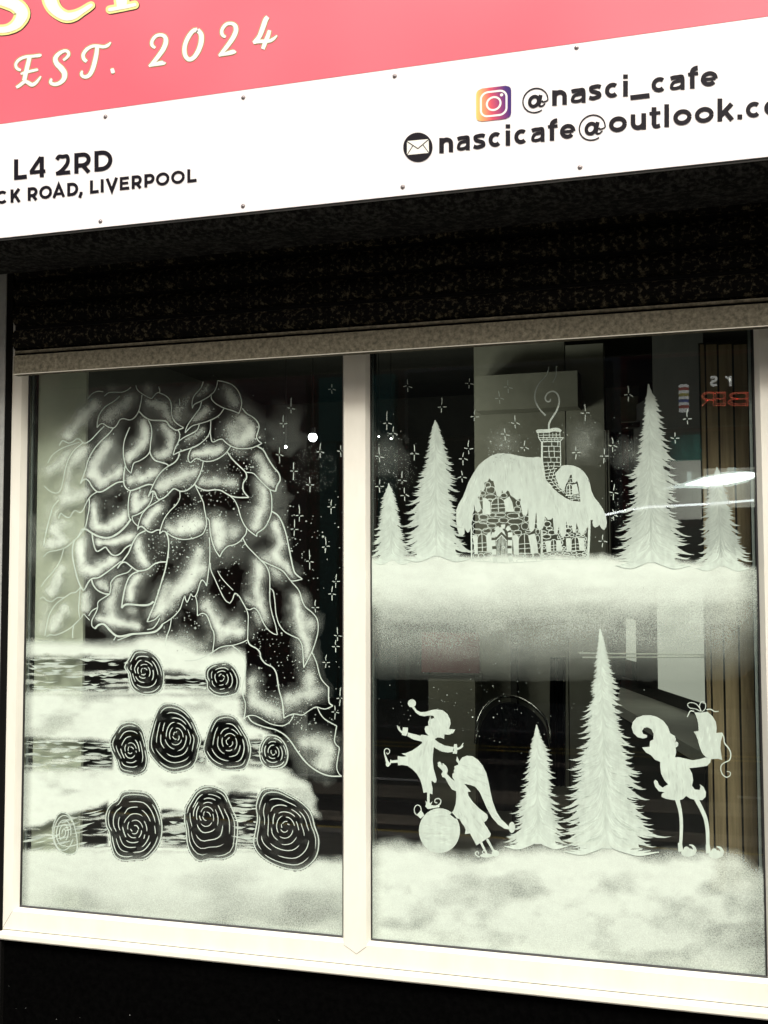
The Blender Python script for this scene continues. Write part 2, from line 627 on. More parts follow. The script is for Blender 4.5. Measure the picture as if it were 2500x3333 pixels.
mb.build('far_pavement', M['paving'], kind='structure')
mb = MB(); mb.box(-60, 60, -9.05, -4.05, -0.29, -0.12)
mb.build('road', M['asphalt'], kind='structure')
for nm, y0, y1 in (('kerb', -4.05, -3.9), ('kerb', -9.2, -9.05)):
    mb = MB(); mb.box(-60, 60, y0, y1, -0.28, 0.006)
    mb.build(nm, M['kerb'], bevel=0.02, kind='structure')
mb = MB()
for y in (-4.35, -4.62, -8.5, -8.77):
    mb.box(-60, 60, y, y + 0.10, -0.119, -0.116)
mb.build('double_yellow_lines', M['yellow'], kind='structure')
mb = MB()
for i in range(-10, 11):
    mb.box(i * 4.0, i * 4.0 + 2.0, -6.6, -6.5, -0.119, -0.116)
mb.build('centre_line', M['white_line'], kind='structure')
M['patch'] = mat_noise('pale_mirror_strip', (0.20, 0.175, 0.14), (0.34, 0.30, 0.245), 5, 0.8, 5, (.25, 2, 1))  # pale strips added to the road for brown bands mirrored in the glass
for y0, y1 in ((-6.28, -5.75), (-5.12, -4.80), (-7.9, -7.6)):
    mb = MB(); mb.box(-60, 60, y0, y1, -0.1195, -0.1165)
    mb.build('mirror_strip', M['patch'], kind='structure')

# ------------------------------------------------------------------ terrace across the street (seen only in the glass)
M['brick'] = mat_noise('red_brick', (0.22, 0.055, 0.055), (0.46, 0.14, 0.13), 6, 0.85, 6)
M['brick_brown'] = mat_noise('brown_brick', (0.12, 0.075, 0.06), (0.24, 0.15, 0.12), 6, 0.85, 6)
M['render'] = mat_noise('pale_render', (0.30, 0.29, 0.27), (0.40, 0.39, 0.36), 3, 0.85, 5)
M['shop_dark'] = mat_plain('shopfront_black', (0.015, 0.017, 0.018), 0.3)
M['shop_teal'] = mat_plain('shopfront_teal', (0.06, 0.30, 0.26), 0.4)
M['shop_red'] = mat_plain('shopfront_red', (0.30, 0.15, 0.14), 0.4)
M['pane_dark'] = mat_plain('dark_pane', (0.02, 0.022, 0.025), 0.08)
M['slate'] = mat_noise('slate_roof', (0.05, 0.05, 0.06), (0.09, 0.09, 0.10), 12, 0.7, 4)
M['sash'] = mat_plain('sash_white', (0.62, 0.61, 0.57), 0.5)


def terrace(x0, x1, wall, front, label, h=8.4, n=2, lit=None):
    t = thing('terraced_shop', ((x0 + x1) / 2, -SD, 0), label, 'shop building', 'terraced shops across the street')
    mb = MB(); mb.box(x0, x1, -SD - 6, -SD, 0, h); mb.build('wall', wall, t)
    mb = MB(); mb.ext_x([(-SD - 6.2, h), (-SD + 0.25, h), (-SD - 3, h + 2.2)], x0, x1); mb.build('roof', M['slate'], t)
    mb = MB(); mb.box(x0 + 0.1, x1 - 0.1, -SD + 0.002, -SD + 0.18, 3.55, 4.45); mb.build('fascia', front, t)
    for a, b in ((x0 + 0.1, x0 + 0.35), (x1 - 0.35, x1 - 0.1)):
        mb = MB(); mb.box(a, b, -SD + 0.003, -SD + 0.14, 0, 3.548)
        mb.build('shopfront_pilaster', front, t)
    mb = MB(); mb.box(x0 + 0.36, x1 - 0.36, -SD + 0.004, -SD + 0.05, 0.55, 3.50); mb.build('shop_window', lit or M['pane_dark'], t)
    mb = MB(); mb.box(x0 + 0.36, x1 - 0.36, -SD + 0.005, -SD + 0.10, 0.0, 0.548); mb.build('stall_riser', front, t)
    w = (x1 - x0) / n
    for i in range(n):
        cx = x0 + (i + 0.5) * w
        mb = MB(); mb.box(cx - 0.5, cx + 0.5, -SD + 0.004, -SD + 0.05, 5.3, 7.0)
        win = mb.build('window', M['sash'], t)
        mb = MB(); mb.box(cx - 0.43, cx + 0.43, -SD + 0.051, -SD + 0.056, 5.38, 6.10); mb.box(cx - 0.43, cx + 0.43, -SD + 0.051, -SD + 0.056, 6.18, 6.93)
        mb.build('pane', M['pane_dark'], win)
    return t


terrace(-14.6, -10.2, M['brick_brown'], M['shop_dark'], 'brown brick terraced shop furthest along the street, mirrored dimly in the glass')
terrace(-10.2, -5.6, M['brick'], M['shop_red'], 'red brick terraced shop with brick red in place of its shop window, mirrored dimly in the glass', lit=M['brick'])  # brick-red window fill, here and next, added for maroon reflections
terrace(-5.6, -4.3, M['brick_brown'], M['shop_teal'], 'narrow brown brick shop with a teal shopfront, mirrored dimly in the glass', n=1, lit=M['brick'])
terrace(-4.3, -1.35, M['render'], M['shop_dark'], 'pale rendered terraced shop beside the barber, mirrored in the glass', n=1)
barber = terrace(-1.35, 2.6, M['brick'], M['shop_dark'], 'red brick barber shop with neon sign, mirrored at the right of the glass')
terrace(2.6, 7.0, M['brick_brown'], M['shop_dark'], 'brown brick terraced shop past the barber, out beyond the mirrored street')

# things that glow or hang on the barber shop: placed where the glass mirrors them
M['neon_red'] = mat_emit('neon_red', (1.0, 0.20, 0.12), 1.15)
M['tube_white'] = mat_emit('lamp_tube', (0.93, 1.0, 0.97), 26.0)
M['glint_white'] = mat_emit('roof_glint', (0.95, 0.98, 1.0), 9.0)
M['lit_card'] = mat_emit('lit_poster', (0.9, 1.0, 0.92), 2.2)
M['shop_glow'] = mat_emit('lit_shop_back', (0.80, 0.78, 0.68), 1.1)


def mirror_text(text, boxes, h, base, w, mat, name, parent, d, off):
    for ch, (a, b) in zip(text, boxes):
        pt = Paint(0)
        for ln in glyph(ch, b - a, h, w):
            pt.line([(b - x, base - y) for x, y in ln], w)
        xy = np.vstack(pt.v)
        px = to_px(xy)
        vs = np.array([mirror(q[0], q[1], d) for q in px]) + np.array([0, off, 0])
        link_mesh(name, vs, pt.f, mat, parent, attrs=None)


D2 = SD - 0.22
mirror_text("REB", [(2284, 2324), (2327, 2362), (2368, 2436)], 46, 1322, 3.2, M['neon_red'], 'neon_letter', barber, D2, 0.02)
mirror_text("REB", [(2290, 2331), (2333, 2357), (2375, 2430)], 36, 1317, 2.4, M['neon_red'], 'neon_letter', barber, D2, 0.05)
M['letter_lit'] = mat_emit('lit_letter', (.9, .9, .87), 1.6)
mirror_text("sr", [(2311, 2336), (2360, 2382)], 34, 1258, 8, M['letter_lit'], 'letter', barber, D2, 0.02)


def mrect(x0, y0, x1, y1, d, th, name, mat, parent, y1b=None):
    """an upright box whose mirror image spans these photo pixels"""
    a, b = mirror(x0, y0, d), mirror(x1, y1, d)
    mb = MB(); mb.box(min(a[0], b[0]), max(a[0], b[0]), -d - th / 2, -d + th / 2, min(a[2], b[2]), max(a[2], b[2]))
    return mb.build(name, mat, parent)


mrect(2180, 1500, 2285, 1690, SD - .21, .02, 'lit_display_panel', M['shop_glow'], barber)  # glowing panels stand in for lit display windows, set before the fascia
mrect(2290, 1526, 2474, 1650, SD - .21, .02, 'lit_display_panel', M['shop_glow'], barber)
mrect(2180, 1418, 2284, 1498, SD - .21, .02, 'teal_panel', M['shop_teal'], barber)
mrect(2236, 1535, 2252, 1586, SD - .24, .02, 'lit_poster', M['lit_card'], barber)
mrect(2368, 1522, 2397, 1562, SD - .24, .02, 'lit_poster', M['lit_card'], barber)
M['pole_blue'] = mat_emit('pole_blue', (0.05, 0.08, 0.4), .6)
M['pole_red'] = mat_emit('pole_red', (0.5, 0.06, 0.05), .8)
M['pole_white'] = mat_emit('pole_white', (0.9, 0.9, 0.88), 1.2)
M['pole_gold'] = mat_emit('pole_gold', (0.6, 0.5, 0.1), .7)
bp = mirror(2226, 1300, SD - .35)
pole = thing('barber_pole', (bp[0], bp[1], bp[2] - 0.2), 'red, white and blue striped barber pole mirrored at the top right of the glass', 'barber pole')
za, zb = mirror(2226, 1340, SD - .35)[2], mirror(2226, 1253, SD - .35)[2]
for i in range(9):
    z0, z1 = za + (zb - za) * i / 9, za + (zb - za) * (i + 1) / 9
    mb = MB(); mb.tube([(bp[0], bp[1], z0), (bp[0], bp[1], z1)], 0.065, 10)
    mb.build('stripe', (M['pole_white'], M['pole_red'], M['pole_white'], M['pole_blue'], M['pole_white'], M['pole_gold'])[i % 6], pole)
mb = MB(); mb.box(bp[0] - .03, bp[0] + .03, bp[1] - .14, bp[1], zb, zb + .04); mb.build('bracket', M['dark'], pole)

lamp = thing('tube_lamp', mirror(2378, 1556, SD - .6), 'glaring white tube lamp of the barber shop, mirrored as a bright streak at the right', 'lamp')
mb = MB(); mb.tube([mirror(2230, 1577, SD - .6), mirror(2262, 1573, SD - .6), mirror(2300, 1568, SD - .6), mirror(2360, 1560, SD - .6), mirror(2420, 1551, SD - .6), mirror(2450, 1546, SD - .6), mirror(2464, 1544, SD - .6)], [.006, .026, .056, .064, .054, .034, .010], 10); mb.build('tube', M['tube_white'], lamp)  # tube swollen and tapered to shape the glow of its streak
M['glow_halo'] = mat_emit('halo_glow', (.90, 1.0, .95), 5.5)  # larger, dimmer glow added behind the tube as its halo
mb = MB(); mb.tube([mirror(x, y, SD - .5) for x, y in ((2160, 1590), (2230, 1579), (2300, 1569), (2370, 1559), (2430, 1551), (2472, 1545))], [.004, .034, .082, .094, .07, .012], 12); mb.build('glow_halo', M['glow_halo'], lamp, smooth=True)
mb = MB(); a, b = mirror(2296, 1560, SD - .5), mirror(2462, 1537, SD - .5)
mb.tube([a + (0, -.16, .03), b + (0, -.16, .03)], 0.03, 6); mb.build('batten', M['sash'], lamp)
strip = thing('glint_strip', mirror(2200, 1650, SD - .55), 'long thin glowing strip standing in for a vehicle roof glint, mirrored across the fir trees on the right', 'lamp')
mb = MB(); mb.tube([mirror(x, y, SD - .55) for x, y in ((1970, 1676), (2040, 1660), (2120, 1650), (2230, 1644), (2340, 1638), (2455, 1628))], 0.015, 6); mb.build('strip', M['glint_white'], strip)  # glowing strip stands in for the glint on a vehicle roof

# ================================================================== the cafe: shell, riser, pilaster
YS = -0.38                                       # face of the sign
z_sign0 = P(1250, 642, YS)[2]
building = thing('cafe_building', (-1, 0.1, 0), 'dark cafe building around the painted shop window', 'building')
M['room'] = mat_noise('room_paint', (0.040, 0.040, 0.034), (0.056, 0.056, 0.048), 4, 0.8, 4)
M['room_floor'] = mat_noise('room_floor', (0.02, 0.018, 0.015), (0.045, 0.04, 0.033), 10, 0.5, 4)
XL, XR, ZT = -3.4, 1.7, 2.95
mb = MB(); mb.box(XL - .2, XR + .2, .08, 5.2, 5.9, 6.1); mb.build('roof', M['slate'], building)
mb = MB(); mb.box(XL - .2, XR + .2, .06, .26, 2.68, 5.9); mb.build('upper_wall', M['brick'], building)
mb = MB(); mb.box(XL, XR, .26, 5.0, ZT, ZT + .1); mb.build('ceiling', M['room'], building)
mb = MB(); mb.box(XL, XR, 5.0, 5.2, 0, 5.9); mb.build('back_wall', M['room'], building)
for a, b in ((XL - .2, XL), (XR, XR + .2)):
    mb = MB(); mb.box(a, b, .06, 5.2, 0, 5.9); mb.build('side_wall', M['room'], building)
mb = MB(); mb.box(XL, XR, .08, 5.0, -.2, 0.0); mb.build('floor', M['room_floor'], building)
for a, b in ((XL, -2.14), (.15, XR)):
    mb = MB(); mb.box(a, b, .03, .2, 0, 2.46); mb.build('front_wall', M['dark'], building)

YF = -0.022
gx = [-2.067, -1.0394, -0.9594, 0.0630]           # glass edges
gz0, gz1 = 0.632, 2.40
z_face = P(66, 2968, YF)[2]
z_groove = P(4, 3023, YF)[2]
z_sill0 = P(4, 3057, -0.03)[2]
xo = -2.1135
riser = thing('stall_riser', (-1, -.01, 0), 'glossy black wall below the white window sill', 'wall')
mb = MB(); mb.box(-3.4, 1.8, -.012, .1, -.02, z_sill0 - .001); mb.build('riser_panel', M['black_gloss'], riser)
mb = MB()
for i in range(26):
    x, z = random.uniform(-2.2, .1), random.uniform(.24, .42) if i < 55 else random.uniform(.25, .52)
    s = random.uniform(.0006, .0014)
    mb.add([(x - s, -.0128, z), (x, -.0128, z - s * .7), (x + s * 1.4, -.0128, z), (x, -.0128, z + s)], [(0, 1, 2, 3)])
mb.build('paint_fleck', M['pilaster'], riser, kind='stuff')

YP = -0.030
xp = P(15, 1300, YP)[0]
pil = thing('pilaster', (xp - .2, YP, 0), 'grey rendered pilaster at the left edge of the window', 'pilaster')
mb = MB(); mb.box(xp - .5, xp, YP, .02, 0, 2.66); mb.build('shaft', M['pilaster'], pil, bevel=.004)

# ================================================================== window
win = thing('shop_window', (-1.0, YF, gz0), 'white framed shop window of two panes painted with a snowy Christmas scene', 'window')
frame = MB()
# left jamb, right jamb (bevel towards the glass), bottom rail, mullion with a V joint
xl_f, xr_f = -2.0785, 0.0755
sec_l = [(xo, .05), (xo, YF), (xl_f, YF), (gx[0], -.004), (gx[0], .05)]
mb = MB()
vs, fs = [], []


def jamb(sec, zlow, zhigh):
    n = len(sec)
    v = [(x, y, zlow(x, y)) for x, y in sec] + [(x, y, zhigh) for x, y in sec]
    f = [(i, (i + 1) % n, n + (i + 1) % n, n + i) for i in range(n)] + [tuple(range(n - 1, -1, -1)), tuple(range(n, 2 * n))]
    return v, f


def mitre(x, x_in, x_out, z_in, z_out):
    k = (x - x_in) / (x_out - x_in)
    return z_in + (z_out - z_in) * k


def zl(x, y):
    if x <= xl_f:
        return mitre(x, xl_f, xo, z_face, z_groove) + .0008
    return mitre(x, xl_f, gx[0], z_face, gz0 - .0065) + .0008


mb = MB(); mb.add(*jamb(sec_l, zl, 2.42)); mb.build('frame_jamb', M['upvc'], win)
xro = .128
sec_r = [(gx[3], .05), (gx[3], -.004), (xr_f, YF), (xro, YF), (xro, .05)]


def zr(x, y):
    if x >= xr_f:
        return mitre(x, xr_f, xro, z_face, z_groove) + .0008
    return mitre(x, xr_f, gx[3], z_face, gz0 - .0065) + .0008


mb = MB(); mb.add(*jamb(sec_r, zr, 2.42)); mb.build('frame_jamb', M['upvc'], win)
# bottom rail
zb_ = gz0 - .0065
v0 = [(xo, .05, z_groove), (xo, YF, z_groove), (xl_f, YF, z_face), (gx[0], -.004, zb_), (gx[0], .05, zb_)]
v1 = [(xro, .05, z_groove), (xro, YF, z_groove), (xr_f, YF, z_face), (gx[3], -.004, zb_), (gx[3], .05, zb_)]
mb = MB(); mb.prism(None, v0, v1); mb.build('bottom_rail', M['upvc'], win)
mb = MB(); mb.box(xo, xro, -.02, .05, 2.36, 2.44); mb.build('head_rail', M['upvc'], win)
# mullion
tip = P(1161, 3104, YF)
mf0, mf1, mc = -1.030, -.967, tip[0]
ym = YF - .0016
zt = 2.39
ztip = tip[2]
zs = zb_ + .0004
v = [(gx[1], -.0045, zs), (mf0, ym, z_face - .004), (mc, ym, ztip), (mf1, ym, z_face - .004), (gx[2], -.0045, zs),
     (gx[1], -.0045, zt), (mf0, ym, zt), (mc, ym, zt), (mf1, ym, zt), (gx[2], -.0045, zt),
     (gx[1], .05, zs), (gx[2], .05, zs), (gx[1], .05, zt), (gx[2], .05, zt)]
fcs = [(0, 1, 6, 5), (1, 2, 7, 6), (2, 3, 8, 7), (3, 4, 9, 8), (10, 0, 5, 12), (4, 11, 13, 9), (12, 5, 6, 7, 8, 9, 13), (1, 15, 14, 2)[::-1], (2, 14, 16, 3)[::-1]]
v += [(mc, YF + .004, ztip), (mf0, YF + .004, z_face - .004), (mf1, YF + .004, z_face - .004)]
mb = MB(); mb.add(v, fcs); mb.build('mullion', M['upvc'], win)
mb = MB()
for a, b in (((mf0, z_face - .004), (mc, ztip)), ((mc, ztip), (mf1, z_face - .004))):
    a, b = np.array(a), np.array(b)
    d = (b - a) / np.linalg.norm(b - a); n_ = np.array([d[1], -d[0]]) * .0009
    q = [a - n_, b - n_, b + n_, a + n_]
    mb.add([(p_[0], YF - .0006, p_[1]) for p_ in q] + [(p_[0], YF + .004, p_[1]) for p_ in q], [(0, 1, 2, 3), (7, 6, 5, 4), (0, 4, 5, 1), (2, 6, 7, 3)])
M['joint'] = mat_plain('dirty_joint', (0.10, 0.085, 0.065), .8)
mb.build('mitre_joint', M['joint'], win)
for (xa, xb) in ((xl_f, xo), (xr_f, xro)):
    mb = MB()
    sgn = .0007
    q = [(xa, z_face + sgn), (xb, z_groove + sgn * 1.6), (xb, z_groove - sgn * .6), (xa, z_face - sgn * .2)]
    mb.prism(None, [(x_, YF - .0007, z_) for x_, z_ in q], [(x_, YF + .004, z_) for x_, z_ in q])
    mb.build('mitre_joint', M['joint'], win)
# sill
mb = MB()
sec = [(.05, z_groove - .0025), (-.024, z_groove - .0025), (-.034, z_groove - .006), (-.036, z_groove - .012), (-.036, z_sill0 + .004), (-.033, z_sill0), (.05, z_sill0)]
mb.ext_x(sec, xo - .004, xro + .004); mb.build('sill', M['upvc'], win)
mb = MB(); mb.box(xo + .002, xro, YF + .004, .04, z_groove - .0026, z_groove + .0001); mb.build('sill_gap', M['joint'], win)

M['gasket_grey'] = mat_plain('grey_gasket', (0.06, 0.062, 0.065), 0.5)
panes = []
for k, (a, b) in enumerate(((gx[0], gx[1]), (gx[2], gx[3]))):
    mb = MB(); mb.box(a - .004, b + .004, 0, .005, gz0 - .008, gz1)
    pane = mb.build('glass_pane', M['glass'], win, label=('left glass pane painted with a log pile under a snowy fir' if k == 0 else 'right glass pane painted with a cottage, fir trees and elves'))
    panes.append(pane)
    wl, wr = (.0055, .002) if k == 0 else (.0035, .0045)

    def bar(nm, mk, *bx):
        q = MB(); q.box(*bx); q.build(nm, M[mk], win)
    bar('gasket', 'gasket', a + .0003, a + wl, -.0035, -.0004, gz0, gz1)
    bar('gasket', 'gasket', b - wr, b - .0003, -.0035, -.0004, gz0, gz1)
    bar('gasket', 'gasket_grey', a + .0003, b - .0003, -.0038, -.0004, gz0 - .0063, gz0 - .0012)
    if k == 0:
        bar('edge_spacer', 'spacer', a + wl + .0005, a + wl + .0062, .0075, .014, gz0 + .003, gz1)
    else:
        bar('edge_spacer', 'spacer', b - wr - .010, b - wr - .003, .0075, .014, gz0 + .003, gz1)
        bar('edge_spacer', 'spacer', a + wl, a + wl + .002, .0075, .014, gz0 + .003, gz1)
    bar('edge_spacer', 'spacer', a + wl, b - wr, .0078, .014, gz0 - .004, gz0 + .0025)
    bar('edge_seal', 'gasket', a - .003, a + (.0195 if k == 0 else .011), .0142, .022, gz0 - .008, gz1)
    bar('edge_seal', 'gasket', b - (.006 if k == 0 else .013), b + .003, .0142, .022, gz0 - .008, gz1)

# ================================================================== roller shutter
YB = -0.12
shut = thing('roller_shutter', (-1, YB, 2.3), 'mottled galvanised roller shutter rolled up above the window', 'roller shutter')
zb0 = P(1250, 1143, YB - .012)[2]
sx0, sx1 = P(52, 1218, YB)[0], .35
hb = .058
mb = MB()
sec = [(YB + .012, zb0 + hb), (YB - .010, zb0 + hb), (YB - .013, zb0 + hb - .004), (YB - .013, zb0 + .002), (YB - .012, zb0), (YB + .012, zb0)]
mb.ext_x(sec, sx0, sx1); mb.build('bottom_bar', M['galv'], shut)
mb = MB(); mb.box(sx0, sx1, YB - .0155, YB - .0131, zb0, zb0 + .0022)
M['bare_edge'] = mat_plain('bare_metal_edge', (0.55, 0.53, 0.45), .4, .2)
mb.build('bar_edge', M['bare_edge'], shut)
mb = MB(); mb.tube([(sx0, YB - .004, zb0 + hb + .011), (sx1, YB - .004, zb0 + hb + .011)], .0045, 8); mb.build('interlock_bead', M['galv'], shut)
z = zb0 + hb + .019
slat_sec = [(YB + .006, 0), (YB - .004, .004), (YB - .012, .016), (YB - .0145, .031), (YB - .012, .046), (YB - .004, .058), (YB + .004, .061), (YB + .006, .06)]
first = None
for i in range(6):
    if first is None:
        mb = MB(); mb.ext_x([(y, zz) for y, zz in slat_sec], sx0 - .006, sx1)
        mb.v = [(x, y, zz + z) for x, y, zz in mb.v]
        first = mb.build('slat', M['slat'], shut, smooth=False)
        z_first = z
    else:
        o = first.copy(); COL.objects.link(o); o.parent = shut
        o.location = (0, 0, z - z_first)
    z += .072
    if z > 2.62:
        break
mb = MB(); mb.box(sx0 - .01, sx1, YB + .0065, YB + .012, zb0 + hb, 2.66); mb.build('curtain_back', M['dark'], shut)
# guide rails
xg = P(31, 1700, -.024)[0]
mb = MB()
mb.box(xp + .0005, xg, -.0285, -.002, 0.0, 2.66)
mb.build('guide_rail', M['dark'], shut)
mb = MB(); mb.box(.185, .26, -.16, -.03, 0.0, 2.46); mb.build('guide_rail', M['dark'], shut)

# ================================================================== fascia sign and its housing
zp = P(1250, 229, YS)[2]
sign = thing('fascia_sign', (-1, YS, z_sign0), 'pink and white cafe fascia sign with lettering above the window', 'shop sign')
sxa, sxb = -3.3, 1.6
mb = MB(); mb.box(sxa, sxb, YS, YS + .004, z_sign0, zp); white = mb.build('white_panel', M['sign_white'], sign)
mb = MB(); mb.box(sxa, sxb, YS - .0006, YS + .004, zp + .0008, zp + 1.1); mb.build('pink_panel', M['sign_pink'], sign)
hous = thing('shutter_housing', (-1, -.2, z_sign0), 'dirty black shutter housing under the sign', 'shutter housing')
zs0 = z_sign0 + .001
mb = MB()
sec = [(YS + .0045, zs0 + .9), (YS + .0045, zs0 - .002), (YS + .010, zs0 - .010), (YS + .020, zs0 - .019), (YS + .035, zs0 - .027), (YS + .055, zs0 - .033), (YS + .08, zs0 - .036), (-.17, zs0 - .036), (-.155, zs0 - .030), (-.155, zs0 + .9)]
mb.ext_x(sec, sxa, sxb); mb.build('casing', M['soffit'], hous)
mb = MB(); mb.box(sxa, sxb, -.1545, .059, zs0 + .12, zs0 + .9); mb.build('backing', M['dark'], hous)
mb = MB(); mb.box(sxa, sxb, YS + .0046, YS + .0075, zs0 - .0065, zs0 + .0); mb.build('drip_edge', mat_plain('grey_drip_edge', (.10, .10, .095), .5), hous)

# screws
scr0 = None
for px, py in ((343, 380), (792, 318), (1285, 248), (1877, 155), (327, 721), (791, 671), (1311, 609), (1888, 545)):
    q = P(px, py, YS)
    if scr0 is None:
        bm = bmesh.new()
        prof = [(.0001, -.0032), (.002, -.0029), (.0034, -.0018), (.004, -.0005), (.0058, -.0003), (.006, 0)]
        n = 14
        rings = [[bm.verts.new((r_ * math.cos(2 * math.pi * k / n), y_, r_ * math.sin(2 * math.pi * k / n))) for k in range(n)] for r_, y_ in prof]
        for a, b in zip(rings, rings[1:]):
            for k in range(n):
                bm.faces.new((a[k], a[(k + 1) % n], b[(k + 1) % n], b[k]))
        bm.faces.new(rings[0])
        bmesh.ops.recalc_face_normals(bm, faces=bm.faces)
        me = bpy.data.meshes.new('screw'); bm.to_mesh(me); bm.free(); me.materials.append(M['screw'])
        scr0 = bpy.data.objects.new('screw', me)
        o = scr0
    else:
        o = scr0.copy()
    COL.objects.link(o); o.parent = sign
    o.location = Vector(q - ROOT[sign.name]) + Vector((0, -.0002, 0))

# ------------------------------------------------------------------ lettering on the sign
YL = YS - .0012


def set_text(chars, boxes, base, top, w, z_, mat=None, shear=0.0):
    """chars stand in boxes [x0, x1]; base and top are lines ((xa, ya), (xb, yb)) in zoom units"""
    (bxa, bya), (bxb, byb) = base
    for ch, (a, b) in zip(chars, boxes):
        sl_ = (byb - bya) / (bxb - bxa)
        H = top(0.5 * (a + b)) if callable(top) else top
        pt = Paint(YL)
        for li, ln in enumerate(glyph(ch, b - a, H, w)):
            wk = THIN.get(ch, ())
            wk = wk[li] if li < len(wk) else 1
            pts = []
            for x, y in ln:
                X = a + x
                pts.append((X, bya + sl_ * (X - bxa) - y))
            pt.line(z_(pts), w * wk * z_.s)
        if pt.v:
            pt.build('letter', mat or M['vinyl'], sign)


# L4 2RD / ..CK ROAD, LIVERPOOL
set_text('L42RD', [(116, 223), (240, 377), (464, 584), (617, 754), (784, 934)], ((116, 346), (934, 262)), lambda x: 170, 35, ZT3)
set_text('CKROAD,LIVERPOOL', [(-42, 68), (87, 172), (230, 312), (325, 433), (435, 541), (558, 650), (655, 684), (747, 820), (836, 862), (878, 980), (994, 1074), (1094, 1178), (1199, 1284), (1294, 1408), (1421, 1536), (1556, 1633)],
         ((87, 536), (1633, 360)), lambda x: 110, 25, ZT3)
# handle and address
set_text('na', [(1384, 1514), (1540, 1680)], ((1384, 333), (1514, 320)), lambda x: 134, 42, ZT4)
set_text('sci_cafe', [(95, 210), (232, 368), (396, 440), (460, 628), (638, 778), (797, 937), (962, 1056), (1071, 1224)], ((95, 342), (1224, 208)), lambda x: 136, 42, ZT5)
set_text('nascicafe', [(401, 523), (548, 671), (694, 805), (824, 951), (978, 1020), (1048, 1176), (1195, 1322), (1347, 1437), (1450, 1590)], ((401, 747), (1590, 612)), lambda x: 133, 40, ZT4)
set_text('outlook.cooo', [(272, 432), (462, 598), (626, 722), (755, 799), (832, 996), (1020, 1188), (1219, 1366), (1390, 1438), (1460, 1606), (1624, 1790)], ((272, 624), (1606, 482)), lambda x: 142 if x > 500 else 140, 42, ZT5)


def at_sign(cx, cy, r_, k, z_):
    """@ : a thin open ring round a heavy slanted a"""
    pt = Paint(YL)
    sk = -.11
    pts = []
    for i in range(31):
        a = math.radians(300 - i * (300 + 28) / 30 + 0)
        a = math.radians(-62 - i * 298 / 30) if False else math.radians(58 + i * 308 / 30)
        pts.append((cx + r_ * math.cos(a), cy + r_ * .97 * math.sin(a) + sk * r_ * math.cos(a), 12 * k))
    pts = pts + [(cx + r_ * .62, cy + r_ * .20 - r_ * .07, 14 * k), (cx + r_ * .52, cy + r_ * .02, 22 * k)]
    pt.stroke(z_(pts), n=2)
    a_ = [(cx - r_ * .52 + 0, cy + r_ * .12)]
    el = [(cx - r_ * .10 + r_ * .36 * math.cos(t) - .12 * r_ * .36 * math.sin(t), cy + r_ * .08 + r_ * .40 * math.sin(t) * 1.0 - .1 * r_ * math.cos(t) * .3) for t in np.linspace(0, 2 * math.pi, 22)]
    pt.stroke(z_(el), 32 * k * z_.s, n=1)
    pt.line(z_([(cx + r_ * .43, cy - r_ * .44), (cx + r_ * .29, cy + r_ * .30)]), 34 * k * z_.s)
    pt.stroke(z_([(cx + r_ * .29, cy + r_ * .20, 30 * k), (cx + r_ * .36, cy + r_ * .44, 22 * k), (cx + r_ * .58, cy + r_ * .44, 14 * k), (cx + r_ * .80, cy + r_ * .24, 12 * k)]), n=4)
    pt.build('letter', M['vinyl'], sign)


at_sign(1238, 285, 108, .95, ZT4)
at_sign(128, 575, 112, .98, ZT5)

# mail badge
z_ = ZT4
pt = Paint(YL); pt.disc(*z_([(215, 693)])[0], 128 * z_.s, 128 * z_.s, n=40)
badge = pt.build('mail_badge', M['vinyl'], sign, label='round black badge with a white envelope')
pt = Paint(YL - .0004); pt.poly(z_([(119, 640), (309, 622), (311, 742), (120, 761)]))
pt.build('envelope', M['vinyl_white'], badge)
pt = Paint(YL - .0008)
pt.line(z_([(117, 642), (215, 705), (311, 624)]), 8 * z_.s)
pt.line(z_([(121, 759), (170, 682)]), 7 * z_.s); pt.line(z_([(309, 740), (260, 674)]), 7 * z_.s)
pt.build('envelope_line', M['vinyl'], badge)

# camera badge: a rounded square printed with a warm to violet blend
mt, t, b = new_mat('badge_print')
at_ = t.nodes.new('ShaderNodeAttribute'); at_.attribute_name = 'tone'
rp = ramp(t, at_.outputs['Fac'], [(0.0, (0.95, 0.62, 0.16)), (0.16, (0.92, 0.36, 0.14)), (0.40, (0.66, 0.08, 0.12)), (0.66, (0.24, 0.03, 0.16)), (0.85, (0.05, 0.01, 0.16)), (1.0, (0.03, 0.01, 0.14))])
t.links.new(rp.outputs[0], b.inputs['Base Color']); b.inputs['Roughness'].default_value = .35
M['badge'] = mt


def rrect(a0, a1, r_, n=7):
    """rounded unit square [a0,a1]^2 in badge space"""
    o = []
    for cx, cy, s in ((a1 - r_, a1 - r_, 0), (a0 + r_, a1 - r_, 90), (a0 + r_, a0 + r_, 180), (a1 - r_, a0 + r_, 270)):
        for i in range(n + 1):
            an = math.radians(s + 90 * i / n)
            o.append((cx + r_ * math.cos(an), cy + r_ * math.sin(an)))
    return o


def badge_px(uv):
    tl, tr, br, bl = (np.array(q) for q in ((722, 188), (1028, 150), (1028, 440), (722, 474)))
    return z_([tuple((bl * (1 - u) + br * u) * (1 - v) + (tl * (1 - u) + tr * u) * v) for u, v in uv])


